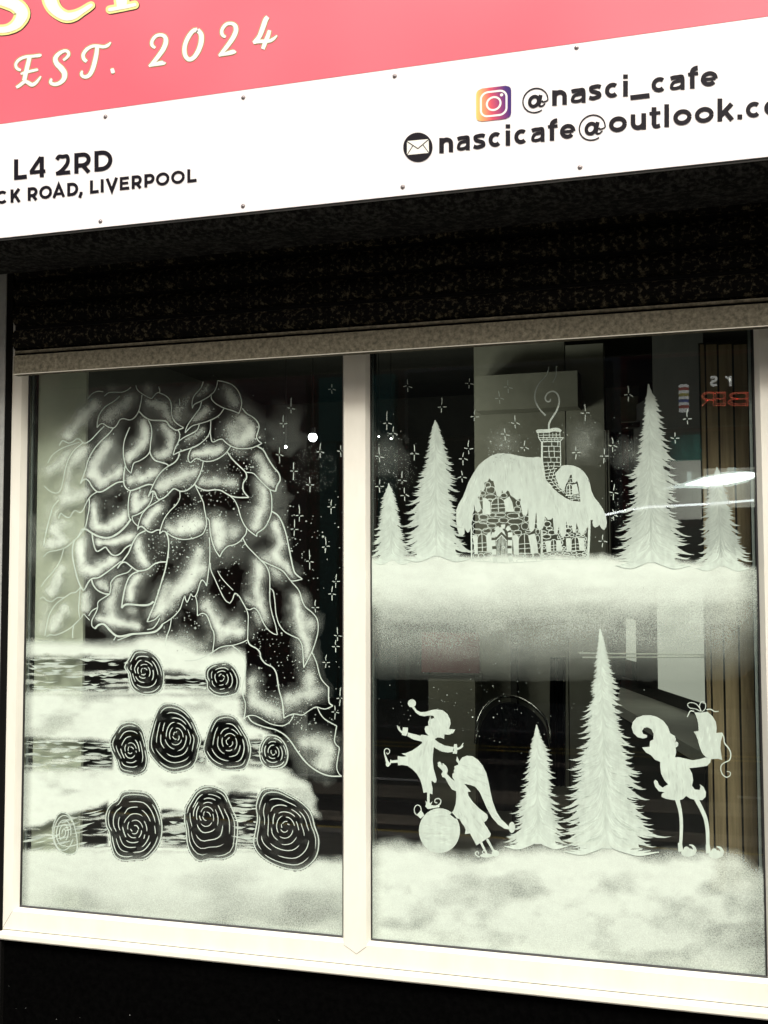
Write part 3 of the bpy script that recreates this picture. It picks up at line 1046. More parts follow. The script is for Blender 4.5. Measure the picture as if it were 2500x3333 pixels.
pt = Paint(YL)
G = 24
rr_ = .17
for j in range(G):
    vs_ = (j / G, (j + 1) / G)
    row = []
    for v_ in vs_:
        ins = 0
        e = min(v_, 1 - v_)
        if e < rr_:
            ins = rr_ - math.sqrt(max(0, rr_ ** 2 - (rr_ - e) ** 2))
        row.append([(ins + (1 - 2 * ins) * i / G, v_) for i in range(G + 1)])
    xy = badge_px(row[0] + row[1])
    tn = [0.86 * u + .18 * v_ * u for u, v_ in row[0] + row[1]]
    pt._add(xy, [(i, i + 1, G + 1 + i + 1, G + 1 + i) for i in range(G)], tn)
    pt.k = 0
cb = pt.build('camera_badge', M['badge'], sign, label='square orange to violet badge with a white camera outline')
pt = Paint(YL - .0005)
pt.line(badge_px(rrect(.135, .865, .20)), 17 * z_.s, closed=True)
pt.build('camera_body', M['vinyl_white'], cb)
pt = Paint(YL - .0005)
pt.line(badge_px([(.5 + .195 * math.cos(a), .5 + .195 * math.sin(a)) for a in np.linspace(0, 2 * math.pi, 28, endpoint=False)]), 17 * z_.s, closed=True)
pt.build('camera_lens', M['vinyl_white'], cb)
pt = Paint(YL - .0005)
pt.poly(badge_px([(.725 + .046 * math.cos(a), .735 + .046 * math.sin(a)) for a in np.linspace(0, 2 * math.pi, 14, endpoint=False)]))
pt.build('camera_flash', M['vinyl_white'], cb)

# EST. 2024 in script, each letter over a slightly wider olive edge
SCRIPT = [
    (ZT1, [[(225, 760, 26), (180, 735, 30), (172, 690, 30), (205, 645, 32), (270, 615, 32), (350, 607, 32), (425, 598, 34), (450, 592, 14)],
           [(318, 620, 44), (300, 700, 46), (278, 790, 46), (262, 870, 46)],
           [(222, 800, 18), (260, 785, 30), (330, 768, 30), (400, 752, 26), (412, 748, 12)],
           [(175, 945, 30), (215, 920, 34), (265, 882, 36), (300, 890, 40), (345, 915, 42), (385, 895, 34), (425, 848, 24), (442, 822, 14)]]),
    (ZT1, [[(682, 650, 24), (715, 625, 30), (742, 590, 32), (730, 555, 34), (690, 550, 34), (635, 580, 40), (598, 630, 48), (612, 685, 54), (660, 735, 60), (696, 790, 58), (690, 850, 50), (645, 895, 42), (590, 910, 38), (550, 895, 36), (552, 862, 30), (562, 850, 16)]]),
    (ZT1, [[(938, 665, 34), (905, 635, 38), (900, 585, 38), (940, 530, 36), (1000, 498, 34), (1060, 497, 34), (1120, 505, 34), (1165, 488, 34), (1198, 455, 14)],
           [(1050, 505, 40), (1040, 590, 46), (1020, 680, 48), (995, 760, 46), (960, 815, 42), (910, 830, 36), (880, 805, 34), (885, 775, 26), (895, 765, 14)]]),
    (ZT1, [[(1196, 770, 44), (1215, 765, 56), (1236, 758, 44)]]),
    (ZT2, [[(185, 518, 26), (150, 488, 36), (150, 440, 36), (190, 390, 36), (245, 376, 36), (290, 400, 44), (298, 455, 50), (270, 530, 50), (215, 610, 46), (155, 680, 38), (115, 715, 20)],
           [(115, 718, 14), (165, 700, 30), (225, 685, 46), (275, 675, 46), (285, 665, 30)]]),
    (ZT2, [[(640, 320, 46), (590, 335, 44), (535, 410, 46), (502, 500, 46), (505, 590, 46), (545, 640, 44), (600, 620, 46), (650, 545, 50), (680, 450, 54), (678, 370, 52), (640, 320, 46)]]),
    (ZT2, [[(945, 400, 26), (908, 375, 36), (905, 320, 36), (945, 265, 36), (1000, 252, 36), (1046, 275, 44), (1055, 330, 50), (1028, 400, 50), (970, 485, 46), (910, 560, 38), (870, 602, 20)],
           [(870, 605, 14), (920, 588, 30), (985, 570, 46), (1035, 556, 46), (1048, 545, 30)]]),
    (ZT2, [[(1400, 180, 44), (1375, 215, 52), (1345, 300, 52), (1310, 390, 48), (1265, 445, 44), (1240, 462, 30)],
           [(1242, 466, 20), (1290, 450, 36), (1350, 445, 40), (1420, 440, 38), (1465, 415, 30), (1500, 382, 16)],
           [(1418, 325, 36), (1400, 390, 46), (1370, 460, 46), (1345, 530, 40)]]),
]
for z_, strokes in SCRIPT:
    pt = Paint(YL)
    for s in strokes:
        pt.stroke(z_([(x, y, w + 17) for x, y, w in s]), n=4)
    pt.k = 0
    base_ = pt.build('letter', M['vinyl_olive'], sign)
    pt = Paint(YL - .0006)
    for s in strokes:
        pt.stroke(z_(s), n=4)
    pt.build('letter_face', M['vinyl_white'], base_)

# the foot of the big name: s, c, i
BIG = [
    [[(-120, -30, 150), (60, 15, 165), (175, 60, 178), (240, 145, 178), (190, 250, 152), (100, 308, 122), (0, 323, 116), (-120, 315, 116)]],
    [[(560, -120, 185), (541, -20, 188), (575, 75, 172), (640, 142, 150), (720, 178, 140), (800, 166, 128), (880, 124, 104), (960, 72, 96), (984, 56, 88)]],
    [[(1186, 103, 92), (1320, 78, 92), (1455, 50, 92)], [(1316, 90, 150), (1312, -20, 176), (1308, -150, 180)]],
]
for strokes in BIG:
    pt = Paint(YL)
    for s in strokes:
        pt.stroke(ZT1([(x + 7, y + 7, w + 4) for x, y, w in s]), n=5)
        if s[-1][1] > 0 and s[0][1] < 110:
            pt.disc(*ZT1([(s[-1][0] + 7, s[-1][1] + 7)])[0], s[-1][2] * .5 * .30139 * 1.03)
    if len(strokes) == 2:
        pt.disc(*ZT1([(1193, 110)])[0], 47 * .30139)
    base_ = pt.build('letter', M['vinyl_shadow'], sign)
    for Yk, dw, mk in ((YL - .0006, 0, 'vinyl_yellow'), (YL - .0012, -52, 'vinyl_white')):
        pt = Paint(Yk)
        for s in strokes:
            pt.stroke(ZT1([(x, y, w + dw) for x, y, w in s]), n=5)
            if s[-1][1] > 0 and s[0][1] < 110:
                pt.disc(*ZT1([(s[-1][0], s[-1][1])])[0], (s[-1][2] + dw) * .5 * .30139)
        if len(strokes) == 2:
            pt.disc(*ZT1([(1186, 103)])[0], (92 + dw) * .5 * .30139)
        pt.build('letter_edge' if dw == 0 else 'letter_face', M[mk], base_)

# ================================================================== inside the cafe
def ph(px, py, z):
    d = RGT * ((px - PW / 2) / FPX) - UP * ((py - PH / 2) / FPX) + FWD
    return CAM + d * ((z - CAM[2]) / d[2])


def pbox(name, x0, y0, x1, y1, Y, th, mat, parent):
    ym_ = (y0 + y1) / 2
    a, b = P(x0, ym_, Y), P(x1, ym_, Y)
    za_, zb_2 = P((x0 + x1) / 2, y0, Y)[2], P((x0 + x1) / 2, y1, Y)[2]
    mb = MB(); mb.box(min(a[0], b[0]), max(a[0], b[0]), Y, Y + th, min(za_, zb_2), max(za_, zb_2))
    return mb.build(name, mat, parent)


M['cream_wall'] = mat_noise('cream_wall', (0.50, 0.50, 0.44), (0.58, 0.58, 0.51), 5, .8, 4)
M['partition'] = mat_noise('grey_partition', (0.25, 0.245, 0.195), (0.34, 0.335, 0.275), 3, .8, 4)
M['partition2'] = mat_noise('pale_partition', (0.32, 0.315, 0.255), (0.40, 0.395, 0.33), 3, .8, 4)
M['near_black'] = mat_plain('near_black', (.008, .008, .008), .5)
M['wood'] = mat_noise('brown_board', (0.15, 0.105, 0.062), (0.25, 0.18, 0.11), 10, .6, 5, (6, 1, .35))
M['wine'] = mat_plain('wine_red', (.20, .035, .04), .6)
M['pale_ledge'] = mat_noise('pale_ledge', (.50, .49, .44), (.60, .59, .53), 6, .6, 3)

e = P(275, 1700, .024)
nib = thing('wall_end', (e[0] - .1, .024, 0), 'pale grey wall end, built as a thin board against the left side of the glass', 'board')  # end of the wall, thinned and set near the glass to catch daylight
mb = MB(); mb.box(-2.35, e[0], .024, .036, 0, 2.9); mb.build('wall_end_face', M['cream_wall'], nib)

prt = thing('partition', (*P(1700, 2400, 3.2)[:2], 0), 'grey partition wall behind the black chair', 'partition')
pbox('panel', 1548, 1120, 1846, 2800, 3.2, .08, M['partition'], prt)
pbox('panel', 1850, 1120, 1975, 2800, 3.15, .1, M['partition2'], prt)
pbox('bulkhead', 1548, 1215, 1880, 1330, 3.0, .15, M['partition'], prt)
pbox('dark_post', 1664, 2060, 1684, 2800, 3.12, .05, M['room'], prt)
pic = thing('wall_picture', P(1465, 2125, 3.1), 'dark red picture hung on the wall left of the partition', 'picture')
pbox('canvas', 1372, 2060, 1560, 2190, 3.0, .03, M['wine'], pic)
cab = thing('cabinet', (*P(1480, 2400, 3.05)[:2], 0), 'low olive grey cabinet under the red picture', 'cabinet')
pbox('carcass', 1396, 2196, 1548, 2800, 3.02, .3, mat_noise('olive_cabinet', (.34, .33, .26), (.40, .39, .31), 6, .7), cab)
crt = thing('curtain', (*P(1815, 2350, 2.6)[:2], 0), 'narrow black curtain hanging at the partition edge', 'curtain')
mb = MB()
a, b = P(1790, 2140, 2.6), P(1848, 2560, 2.6)
n = 10
top = [(a[0] + (b[0] - a[0]) * i / n, 2.6 + .03 * math.sin(i * 2.4), a[2]) for i in range(n + 1)]
bot = [(x - .01, y, b[2]) for x, y, _ in top]
back = [(x, y + .02, zz) for x, y, zz in top]; backb = [(x, y + .02, zz) for x, y, zz in bot]
L = n + 1
mb.add(top + bot + back + backb, [(i, i + 1, L + i + 1, L + i) for i in range(n)] + [(2 * L + i, 3 * L + i, 3 * L + i + 1, 2 * L + i + 1) for i in range(n)] + [(0, L, 3 * L, 2 * L), (n, 2 * L + n, 3 * L + n, L + n)])
mb.build('cloth', M['near_black'], crt)

# the tub chair with a bright steel rim
M['steel'] = mat_plain('polished_steel', (.45, .45, .43), .2, 1.0)
cy = 1.7
cpx = lambda x, y, dy=0: P(x, y, cy + dy)
ch = thing('tub_chair', (*cpx(1675, 2600)[:2], 0), 'black tub chair with a curved steel rim behind the right pane', 'chair')
rim_px = [(1548, 2420), (1553, 2360), (1570, 2315), (1605, 2278), (1650, 2266), (1700, 2276), (1745, 2305), (1780, 2350), (1793, 2420)]
rim_c = smooth(rim_px, 4)
rim = []
for i, q in enumerate(rim_c):
    s = i / (len(rim_c) - 1)
    rim.append(cpx(q[0], q[1], -.22 * math.cos(s * math.pi * 2) * .5))
mb = MB(); mb.tube(rim, .0065, 8); mb.build('rim', M['steel'], ch, smooth=True)
mb = MB()
inn = [(q[0] + (1672 - q[0]) * .07, q[1] + 22) for q in rim_c]
v, f = [], []
rows = 6
for i, q in enumerate(inn):
    s = i / (len(inn) - 1)
    for j in range(rows):
        yy = q[1] + (2640 - q[1]) * j / (rows - 1)
        v.append(cpx(q[0], yy, -.22 * math.cos(s * math.pi * 2) * .5))
nv = len(v)
v += [p + np.array([0, .03, 0]) for p in v]
for i in range(len(inn) - 1):
    for j in range(rows - 1):
        a_ = i * rows + j
        f.append((a_, a_ + 1, a_ + rows + 1, a_ + rows)); f.append((nv + a_, nv + a_ + rows, nv + a_ + rows + 1, nv + a_ + 1))
mb.add(v, f); mb.build('backrest', M['near_black'], ch, smooth=True)
c0 = cpx(1672, 2640)
mb = MB(); mb.box(c0[0] - .15, c0[0] + .15, cy - .2, cy + .2, .38, .47); mb.build('seat', M['near_black'], ch, bevel=.03)
for dx in (-.13, .13):
    for dy in (-.17, .17):
        mb = MB(); mb.tube([(c0[0] + dx, cy + dy, 0), (c0[0] + dx, cy + dy, .38)], .011, 8); mb.build('leg', M['steel'], ch)

# boards on the right
brd = thing('board_screen', (*P(2380, 2000, .12)[:2], 0), 'screen of upright brown boards behind the right edge of the glass', 'screen')
for x0, x1 in ((2296, 2309), (2315, 2350), (2357, 2400), (2407, 2450), (2459, 2476)):
    pbox('board', x0, 1120, x1, 2900, .12, .02, M['wood'], brd)
mb = MB()
for yy in (1180, 2880):
    a, b = P(2290, yy, .35), P(2480, yy, .35)
    pass
pbox('backing', 2290, 1110, 2480, 2910, .141, .02, M['near_black'], brd)  # dark sheet added behind the boards to keep the gaps unlit

# side window with its ledge
ZL_ = 1.09
fr = [ph(2290, 2452, ZL_), ph(2004, 2290, ZL_)]
bk = [ph(2318, 2345, ZL_), ph(2020, 2236, ZL_)]
sw = thing('side_window', (*((fr[0] + fr[1]) / 2)[:2], 0), 'side window with a pale ledge deep in the cafe behind the right pane', 'window')


def slab(name, quad, z0, z1, mat, parent):
    mb = MB(); mb.prism(None, [(p[0], p[1], z0) for p in quad], [(p[0], p[1], z1) for p in quad])
    return mb.build(name, mat, parent)


slab('ledge', [fr[0], fr[1], bk[1], bk[0]], ZL_ - .04, ZL_, M['pale_ledge'], sw)
dn = (bk[0] - fr[0]) * .12
slab('apron', [fr[0] + dn, fr[1] + dn, fr[1] + dn * 1.6, fr[0] + dn * 1.6], 0, ZL_ - .041, M['room'], sw)


def along(px_):
    """point of the back edge seen at this photo column"""
    lo, hi = 0.0, 1.0
    for _ in range(40):
        md_ = (lo + hi) / 2
        if to_px(bk[1] * (1 - md_) + bk[0] * md_)[0] < px_:
            lo = md_
        else:
            hi = md_
    return bk[1] * (1 - lo) + bk[0] * lo


nrm = (bk[0] - fr[0]); nrm[2] = 0; nrm /= np.linalg.norm(nrm)
M['blind'] = mat_emit('glowing_blind', (.62, .63, .55), .34)  # outside daylight is put in as the blind's own glow
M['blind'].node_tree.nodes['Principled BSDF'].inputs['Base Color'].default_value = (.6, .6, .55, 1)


def upright(name, xa, xb, z0, z1, th, mat):
    a, b = along(xa), along(xb)
    return slab(name, [a, b, b + nrm * th, a + nrm * th], z0, z1, mat, sw)


upright('low_frame', 2022, 2312, ZL_ + .001, ZL_ + .05, .03, M['near_black'])
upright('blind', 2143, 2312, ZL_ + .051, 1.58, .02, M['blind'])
upright('post', 2076, 2140, ZL_ + .001, 2.4, .08, M['near_black'])
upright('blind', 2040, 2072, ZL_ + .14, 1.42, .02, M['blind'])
upright('wall', 2142, 2312, 1.582, 2.9, .05, M['room'])

dr = thing('inner_door', (*P(2010, 1700, 3.0)[:2], 0), 'dark inner door with a pale frame right of the cottage', 'door')
pbox('leaf', 1988, 1405, 2062, 2250, 2.95, .05, M['near_black'], dr)
pbox('jamb', 1972, 1400, 1976, 1830, 2.9, .04, M['partition'], dr)
pbox('jamb', 1981, 1400, 1985, 1830, 2.9, .04, M['partition2'], dr)
ac = thing('wall_heater', P(2145, 1315, 2.2), 'black wall heater unit high on the right behind the tall fir', 'heater')
pbox('casing', 2080, 1243, 2208, 1352, 2.2, .12, M['near_black'], ac)
pbox('bracket', 2020, 1290, 2078, 1372, 2.25, .05, M['partition'], ac)
pbox('vent', 2024, 1374, 2140, 1390, 2.2, .05, M['room'], ac)

# small bright lamps
M['bulb'] = mat_emit('bulb', (.95, .96, 1.0), 14.0)
for (px, py, r_, lab) in ((1018, 1423, 15, 'brightest round spot lamp seen through the left pane'), (930, 1455, 4.5, 'small spot lamp just left of the bright one'),
                          (1233, 1421, 2.6, 'tiny spot lamp at the far left of the right pane'), (1273, 1428, 3.0, 'tiny spot lamp beside the star right of the mullion')):
    q = P(px, py, 2.4)
    R_ = r_ / FPX * 5.4
    lp = thing('spot_lamp', q, lab, 'lamp', 'spot lamps inside the cafe')
    mb = MB(); mb.sphere(q, R_, 14, 10); mb.build('bulb', M['bulb'], lp, smooth=True)
    mb = MB(); mb.tube([(q[0], q[1], q[2] + R_ * .8), (q[0], q[1], q[2] + R_ * 2.2)], R_ * .7, 8); mb.build('holder', M['near_black'], lp)
    mb = MB(); mb.tube([(q[0], q[1], q[2] + R_ * 2), (q[0], q[1], ZT)], .002, 5); mb.build('flex', M['near_black'], lp)
for i_, (px, py, e_) in enumerate(((1018, 1423, 6.5), (1273, 1428, 5.5))):
    ld = bpy.data.lights.new('spot_lamp_light', 'POINT'); ld.energy = e_; ld.color = (1.0, .97, .88); ld.shadow_soft_size = .12
    lo = bpy.data.objects.new('spot_lamp_light', ld); COL.objects.link(lo)
    q = P(px, py, 2.4); lo.location = (q[0], q[1] + .0, q[2] - .16)
# shelf rails
rails = thing('rail_shelf', P(2170, 2130, 1.0), 'pair of thin pale rails crossing behind the tall lower fir', 'rail')
for a, b in (((1886, 2126), (2300, 2131)), ((1896, 2140), (2448, 2138))):
    mb = MB(); mb.tube([P(*a, .30), P(*b, .30)], .0022, 6); mb.build('rail', mat_plain('pale_rail', (.75, .75, .7), .3), rails)
# ================================================================== the window painting
LP, RP = panes
Y1, Y2, Y3 = -.0002, -.00030, -.00042               # spray, then brush work, then fine lines


def inside(px_poly, X, Y):
    """even-odd test of many points against one outline"""
    p = np.asarray(px_poly)
    r_ = np.zeros(X.shape, bool)
    for i in range(len(p)):
        x0, y0 = p[i - 1]; x1, y1 = p[i]
        if y0 == y1:
            continue
        c = ((y0 > Y) != (y1 > Y)) & (X < (x1 - x0) * (Y - y0) / (y1 - y0) + x0)
        r_ ^= c
    return r_


def sst(e0, e1, x):
    t = np.clip((x - e0) / (e1 - e0), 0, 1)
    return t * t * (3 - 2 * t)


def seg_dist(X, Y, a, b):
    dx, dy = b[0] - a[0], b[1] - a[1]
    t = np.clip(((X - a[0]) * dx + (Y - a[1]) * dy) / max(dx * dx + dy * dy, 1e-9), 0, 1)
    return np.hypot(X - a[0] - t * dx, Y - a[1] - t * dy), t


def vnoise(X, Y, sx, sy, seed, octv=3):
    rg = np.random.default_rng(seed)
    o = np.zeros(X.shape); amp, tot = 1.0, 0
    for k in range(octv):
        g = rg.random((64, 64))
        u, v = X / sx * 2 ** k, Y / sy * 2 ** k
        iu, iv = np.floor(u).astype(int), np.floor(v).astype(int)
        fu, fv = u - iu, v - iv
        fu, fv = fu * fu * (3 - 2 * fu), fv * fv * (3 - 2 * fv)
        q = lambda a, b: g[a % 64, b % 64]
        o += amp * ((q(iu, iv) * (1 - fu) + q(iu + 1, iv) * fu) * (1 - fv) + (q(iu, iv + 1) * (1 - fu) + q(iu + 1, iv + 1) * fu) * fv)
        tot += amp; amp *= .5
    return o / tot


class Spray:
    """a sprayed film: a fine grid on the pane whose vertices carry how dense the paint is"""
    def __init__(self, x0, x1, z0, z1, Y, h=.0032):
        self.nx, self.nz = int((x1 - x0) / h) + 1, int((z1 - z0) / h) + 1
        gx_, gz_ = np.meshgrid(np.linspace(x0, x1, self.nx), np.linspace(z0, z1, self.nz), indexing='ij')
        self.v = np.stack([gx_.ravel(), np.full(gx_.size, Y), gz_.ravel()], 1)
        q = to_px(self.v)
        self.X, self.Yp = q[:, 0], q[:, 1]
        self.a = np.zeros(gx_.size)

    def add(self, f):
        self.a = 1 - (1 - self.a) * (1 - np.clip(f, 0, 1))

    def mx(self, f):
        self.a = np.maximum(self.a, f)

    def blob(self, pts, r, inten, soft=1.0):
        pts = list(pts)
        m_ = (self.X > min(p[0] for p in pts) - 2.6 * r) & (self.X < max(p[0] for p in pts) + 2.6 * r) & (self.Yp > min(p[1] for p in pts) - 2.6 * r) & (self.Yp < max(p[1] for p in pts) + 2.6 * r)
        if not m_.any():
            return
        X, Y = self.X[m_], self.Yp[m_]
        wob = (vnoise(X, Y, 26, 26, int(r * 7) + len(pts)) - .5) * r * .9
        if len(pts) == 1:
            d = np.hypot(X - pts[0][0], Y - pts[0][1])
        else:
            d = np.full(X.shape, 1e9)
            for a, b in zip(pts, pts[1:]):
                d = np.minimum(d, seg_dist(X, Y, a, b)[0])
        d = np.maximum(d + wob, 0)
        f = inten * (.62 * np.exp(-(d / (.62 * r)) ** 2) + .33 * np.exp(-(d / (1.15 * r)) ** 2))
        f *= .82 + .36 * vnoise(X, Y, 14, 40, 5 + int(r))
        self.a[m_] = 1 - (1 - self.a[m_]) * (1 - np.clip(f, 0, 1))

    def build(self, name, mat, parent, label):
        a = np.clip(self.a, 0, 1)
        nx, nz = self.nx, self.nz
        idx = np.arange(nx * nz).reshape(nx, nz)
        f = np.stack([idx[:-1, :-1], idx[1:, :-1], idx[1:, 1:], idx[:-1, 1:]], -1).reshape(-1, 4)
        keep = a[f].max(1) > .02
        f = f[keep]
        used = np.unique(f)
        rm = np.full(nx * nz, -1); rm[used] = np.arange(len(used))
        return link_mesh(name, self.v[used], rm[f].astype(np.int32), mat, parent, label=label,
                         attrs={'alpha': a[used], 'tone': np.ones(len(used))})


# ------------------------------------------------------------------ left pane: boughs of the big fir
BOUGH = []   # (points in photo pixels, width)


def bo(z_, pts, w=7.0, corner=False):
    BOUGH.append((z_(pts), w))


W_, N_, F_ = 4.2, 3.2, 2.6
bo(ZA, [(650, 410), (690, 365), (740, 342), (790, 345)], F_)
bo(ZA, [(800, 385), (840, 355), (900, 350), (960, 350), (1010, 330), (1040, 305)], F_)
bo(ZA, [(940, 385), (890, 430), (810, 480), (760, 545), (740, 610), (735, 668)], N_)
bo(ZA, [(735, 668), (760, 640), (790, 633), (830, 660), (880, 672), (910, 650), (940, 600), (975, 588), (1030, 600), (1075, 575), (1110, 520), (1130, 440), (1140, 375)], N_)
bo(ZA, [(1085, 290), (1100, 330), (1150, 370), (1220, 405), (1245, 385), (1270, 360), (1300, 345), (1290, 300)], F_)
bo(ZA, [(1295, 355), (1350, 380), (1390, 420), (1405, 480), (1405, 540), (1425, 600), (1465, 640), (1515, 668)], N_)
bo(ZA, [(1515, 668), (1490, 680), (1450, 692), (1415, 675), (1385, 650), (1360, 615), (1320, 605), (1220, 600), (1160, 570), (1125, 535), (1110, 520)], W_)
bo(ZA, [(1195, 598), (1220, 650), (1228, 720), (1218, 800), (1210, 880), (1180, 925), (1120, 965), (1070, 985), (1055, 1020), (1040, 1080)], N_)
bo(ZA, [(1040, 1080), (1005, 1040), (985, 985), (972, 900), (978, 800), (1005, 720), (1030, 665)], N_)
bo(ZA, [(1465, 692), (1480, 730), (1470, 790), (1440, 850), (1420, 910)], N_)
bo(ZA, [(1659, 815), (1600, 845), (1530, 870), (1470, 890), (1420, 915)], N_)
bo(ZA, [(1210, 880), (1225, 925), (1260, 965), (1310, 980), (1360, 995), (1385, 1010), (1440, 975), (1470, 930), (1475, 895)], W_)
bo(ZA, [(800, 655), (740, 715), (690, 770), (640, 805), (610, 805), (580, 775), (550, 770), (520, 795), (480, 808), (450, 795), (425, 785), (405, 810), (395, 830)], N_)
bo(ZA, [(610, 805), (530, 870), (480, 950), (450, 1040), (430, 1140), (405, 1230), (370, 1258), (330, 1250), (290, 1225), (262, 1195)], F_)
bo(ZA, [(575, 800), (480, 830), (400, 865), (330, 920), (290, 990)], F_)
bo(ZA, [(880, 675), (845, 720), (770, 790), (710, 860), (660, 950), (630, 1050), (605, 1120), (585, 1172)], N_)
bo(ZA, [(585, 1172), (605, 1145), (635, 1132), (665, 1155), (690, 1200), (735, 1245), (790, 1240), (860, 1195), (920, 1162), (975, 1155)], W_)
bo(ZA, [(990, 1010), (978, 1080), (975, 1155), (985, 1195), (1010, 1225), (1040, 1235), (1090, 1220), (1150, 1195), (1200, 1180), (1240, 1185)], W_)
bo(ZA, [(1385, 1010), (1330, 1050), (1280, 1110), (1240, 1185), (1215, 1240), (1195, 1290)], N_)
bo(ZA, [(1195, 1290), (1215, 1255), (1240, 1240), (1260, 1260), (1275, 1300), (1300, 1315), (1350, 1290), (1390, 1250), (1430, 1218), (1480, 1240), (1530, 1238), (1570, 1215), (1610, 1180), (1640, 1130), (1668, 1075)], W_)
bo(ZA, [(1035, 1240), (1020, 1310), (1015, 1400), (1025, 1480), (1040, 1495)], N_)
bo(ZA, [(1240, 1245), (1230, 1310), (1200, 1370), (1150, 1420), (1100, 1450), (1050, 1468)], N_)
bo(ZA, [(735, 1248), (690, 1275), (660, 1310), (630, 1365), (610, 1410), (580, 1432), (540, 1415), (515, 1435), (490, 1475), (460, 1475), (430, 1455), (410, 1440), (395, 1465), (388, 1485)], N_)
bo(ZA, [(665, 1310), (665, 1390), (650, 1470), (630, 1560), (590, 1620), (560, 1659)], N_)
bo(ZC, [(600, 195), (560, 270), (520, 310), (460, 360), (380, 390), (300, 405), (250, 450)], F_)
bo(ZC, [(600, 200), (640, 203), (680, 230), (740, 262), (810, 278), (870, 268), (940, 225), (1000, 165), (1040, 110)], W_ + 1.5)
bo(ZA, [(1050, 1470), (1060, 1510), (1085, 1540), (1105, 1555)], N_)
bo(ZA, [(1300, 1320), (1250, 1350), (1190, 1390), (1140, 1450), (1110, 1530), (1100, 1585)], N_)
bo(ZA, [(1100, 1585), (1120, 1560), (1150, 1565), (1180, 1595), (1225, 1612), (1270, 1592), (1300, 1590)], W_)
bo(ZA, [(1480, 1245), (1480, 1300), (1450, 1360), (1390, 1420), (1340, 1490), (1310, 1570), (1297, 1625)], N_)
bo(ZA, [(1297, 1625), (1320, 1605), (1350, 1605), (1365, 1640)], N_)
bo(ZC, [(1360, 230), (1420, 270), (1500, 292), (1570, 288), (1640, 268), (1690, 238), (1715, 180), (1720, 120), (1702, 20), (1690, -45), (1650, -130), (1615, -200)], N_)
bo(ZB, [(170, 255), (150, 310), (90, 380), (70, 440), (72, 495)], F_)
bo(ZB, [(72, 495), (90, 460), (150, 430), (220, 390), (240, 370), (245, 410), (280, 450), (350, 490), (430, 515), (490, 540)], N_)
bo(ZB, [(300, 245), (290, 300), (265, 350), (240, 370)], F_)
bo(ZB, [(300, 245), (370, 260), (440, 290), (490, 350), (515, 430), (510, 490), (490, 540)], N_)
bo(ZB, [(155, 430), (140, 490), (90, 560), (40, 630), (15, 680), (8, 715)], N_)
bo(ZB, [(8, 715), (30, 690), (70, 655), (130, 635), (200, 615), (270, 585), (320, 550), (355, 500)], N_)
bo(ZB, [(135, 640), (115, 690), (60, 725), (0, 755), (-50, 790)], N_)
bo(ZB, [(238, 600), (235, 680), (215, 740), (170, 790), (100, 840), (-10, 872)], N_)
bo(ZB, [(237, 640), (235, 720), (245, 785), (265, 797), (300, 780), (340, 772), (370, 800), (420, 835), (480, 855), (550, 858), (610, 850), (660, 830), (698, 810)], N_)
bo(ZB, [(522, 495), (560, 540), (610, 570), (650, 605), (672, 650), (665, 700), (650, 750), (665, 785), (698, 810)], N_)
bo(ZB, [(65, 855), (45, 890), (33, 940), (40, 970), (58, 983), (90, 955), (120, 945), (165, 968), (230, 972), (300, 950), (360, 910), (395, 870), (420, 830)], N_)
bo(ZB, [(170, 975), (160, 1030), (130, 1110), (92, 1180)], N_)
bo(ZB, [(92, 1180), (130, 1210), (200, 1235), (270, 1228), (330, 1235), (390, 1270), (440, 1290), (500, 1298), (582, 1296)], W_)
bo(ZB, [(385, 885), (430, 950), (490, 1010), (550, 1070), (560, 1120), (530, 1170), (530, 1230), (555, 1270), (582, 1296)], W_)
bo(ZB, [(655, 835), (710, 870), (750, 940), (800, 1020), (850, 1080), (862, 1140), (835, 1190), (822, 1243)], W_)
bo(ZB, [(822, 1243), (770, 1225), (720, 1180), (670, 1130), (620, 1080), (550, 1070)], N_)
bo(ZB, [(770, 1225), (785, 1290), (787, 1400), (770, 1480), (730, 1560), (690, 1595), (655, 1620), (653, 1648)], N_)
bo(ZB, [(653, 1648), (600, 1610), (550, 1560), (510, 1480), (485, 1390), (450, 1320), (390, 1265)], N_)
bo(ZD, [(785, 38), (840, 75), (880, 140), (915, 240), (940, 360), (960, 460), (985, 570), (1010, 610), (1062, 650)], W_)
bo(ZD, [(1062, 650), (1010, 662), (962, 665), (930, 630), (890, 580), (830, 545), (760, 515), (690, 480)], N_)
bo(ZD, [(205, 95), (225, 130), (232, 220), (250, 310), (280, 390), (320, 450)], N_)
bo(ZD, [(320, 450), (345, 400), (390, 355), (450, 340), (500, 310), (525, 280), (555, 240), (562, 190)], N_)
bo(ZD, [(525, 275), (560, 345), (620, 410), (690, 480), (735, 530), (765, 600), (770, 700), (770, 850), (790, 960), (820, 1060), (838, 1150)], N_)
bo(ZD, [(838, 1150), (800, 1140), (750, 1100), (710, 1040), (670, 950), (630, 910), (590, 925), (555, 915)], N_)
bo(ZD, [(225, 275), (230, 400), (225, 520), (210, 640), (200, 712)], N_)
bo(ZD, [(200, 712), (185, 680), (160, 658), (140, 690), (120, 760), (100, 800), (75, 805), (60, 782), (45, 820), (25, 860)], N_)
bo(ZD, [(25, 860), (10, 830), (4, 800), (-15, 850), (-40, 920), (-90, 980), (-140, 1020), (-200, 1056)], N_)
bo(ZD, [(235, 505), (240, 570), (280, 660), (330, 770), (370, 840), (410, 867)], N_)
bo(ZD, [(410, 867), (435, 830), (455, 778), (490, 800), (520, 850), (555, 915), (575, 980), (572, 1100), (570, 1195)], N_)
bo(ZD, [(300, 575), (330, 630), (380, 690), (440, 750)], F_)
bo(ZD, [(100, 800), (115, 870), (118, 980)], N_)
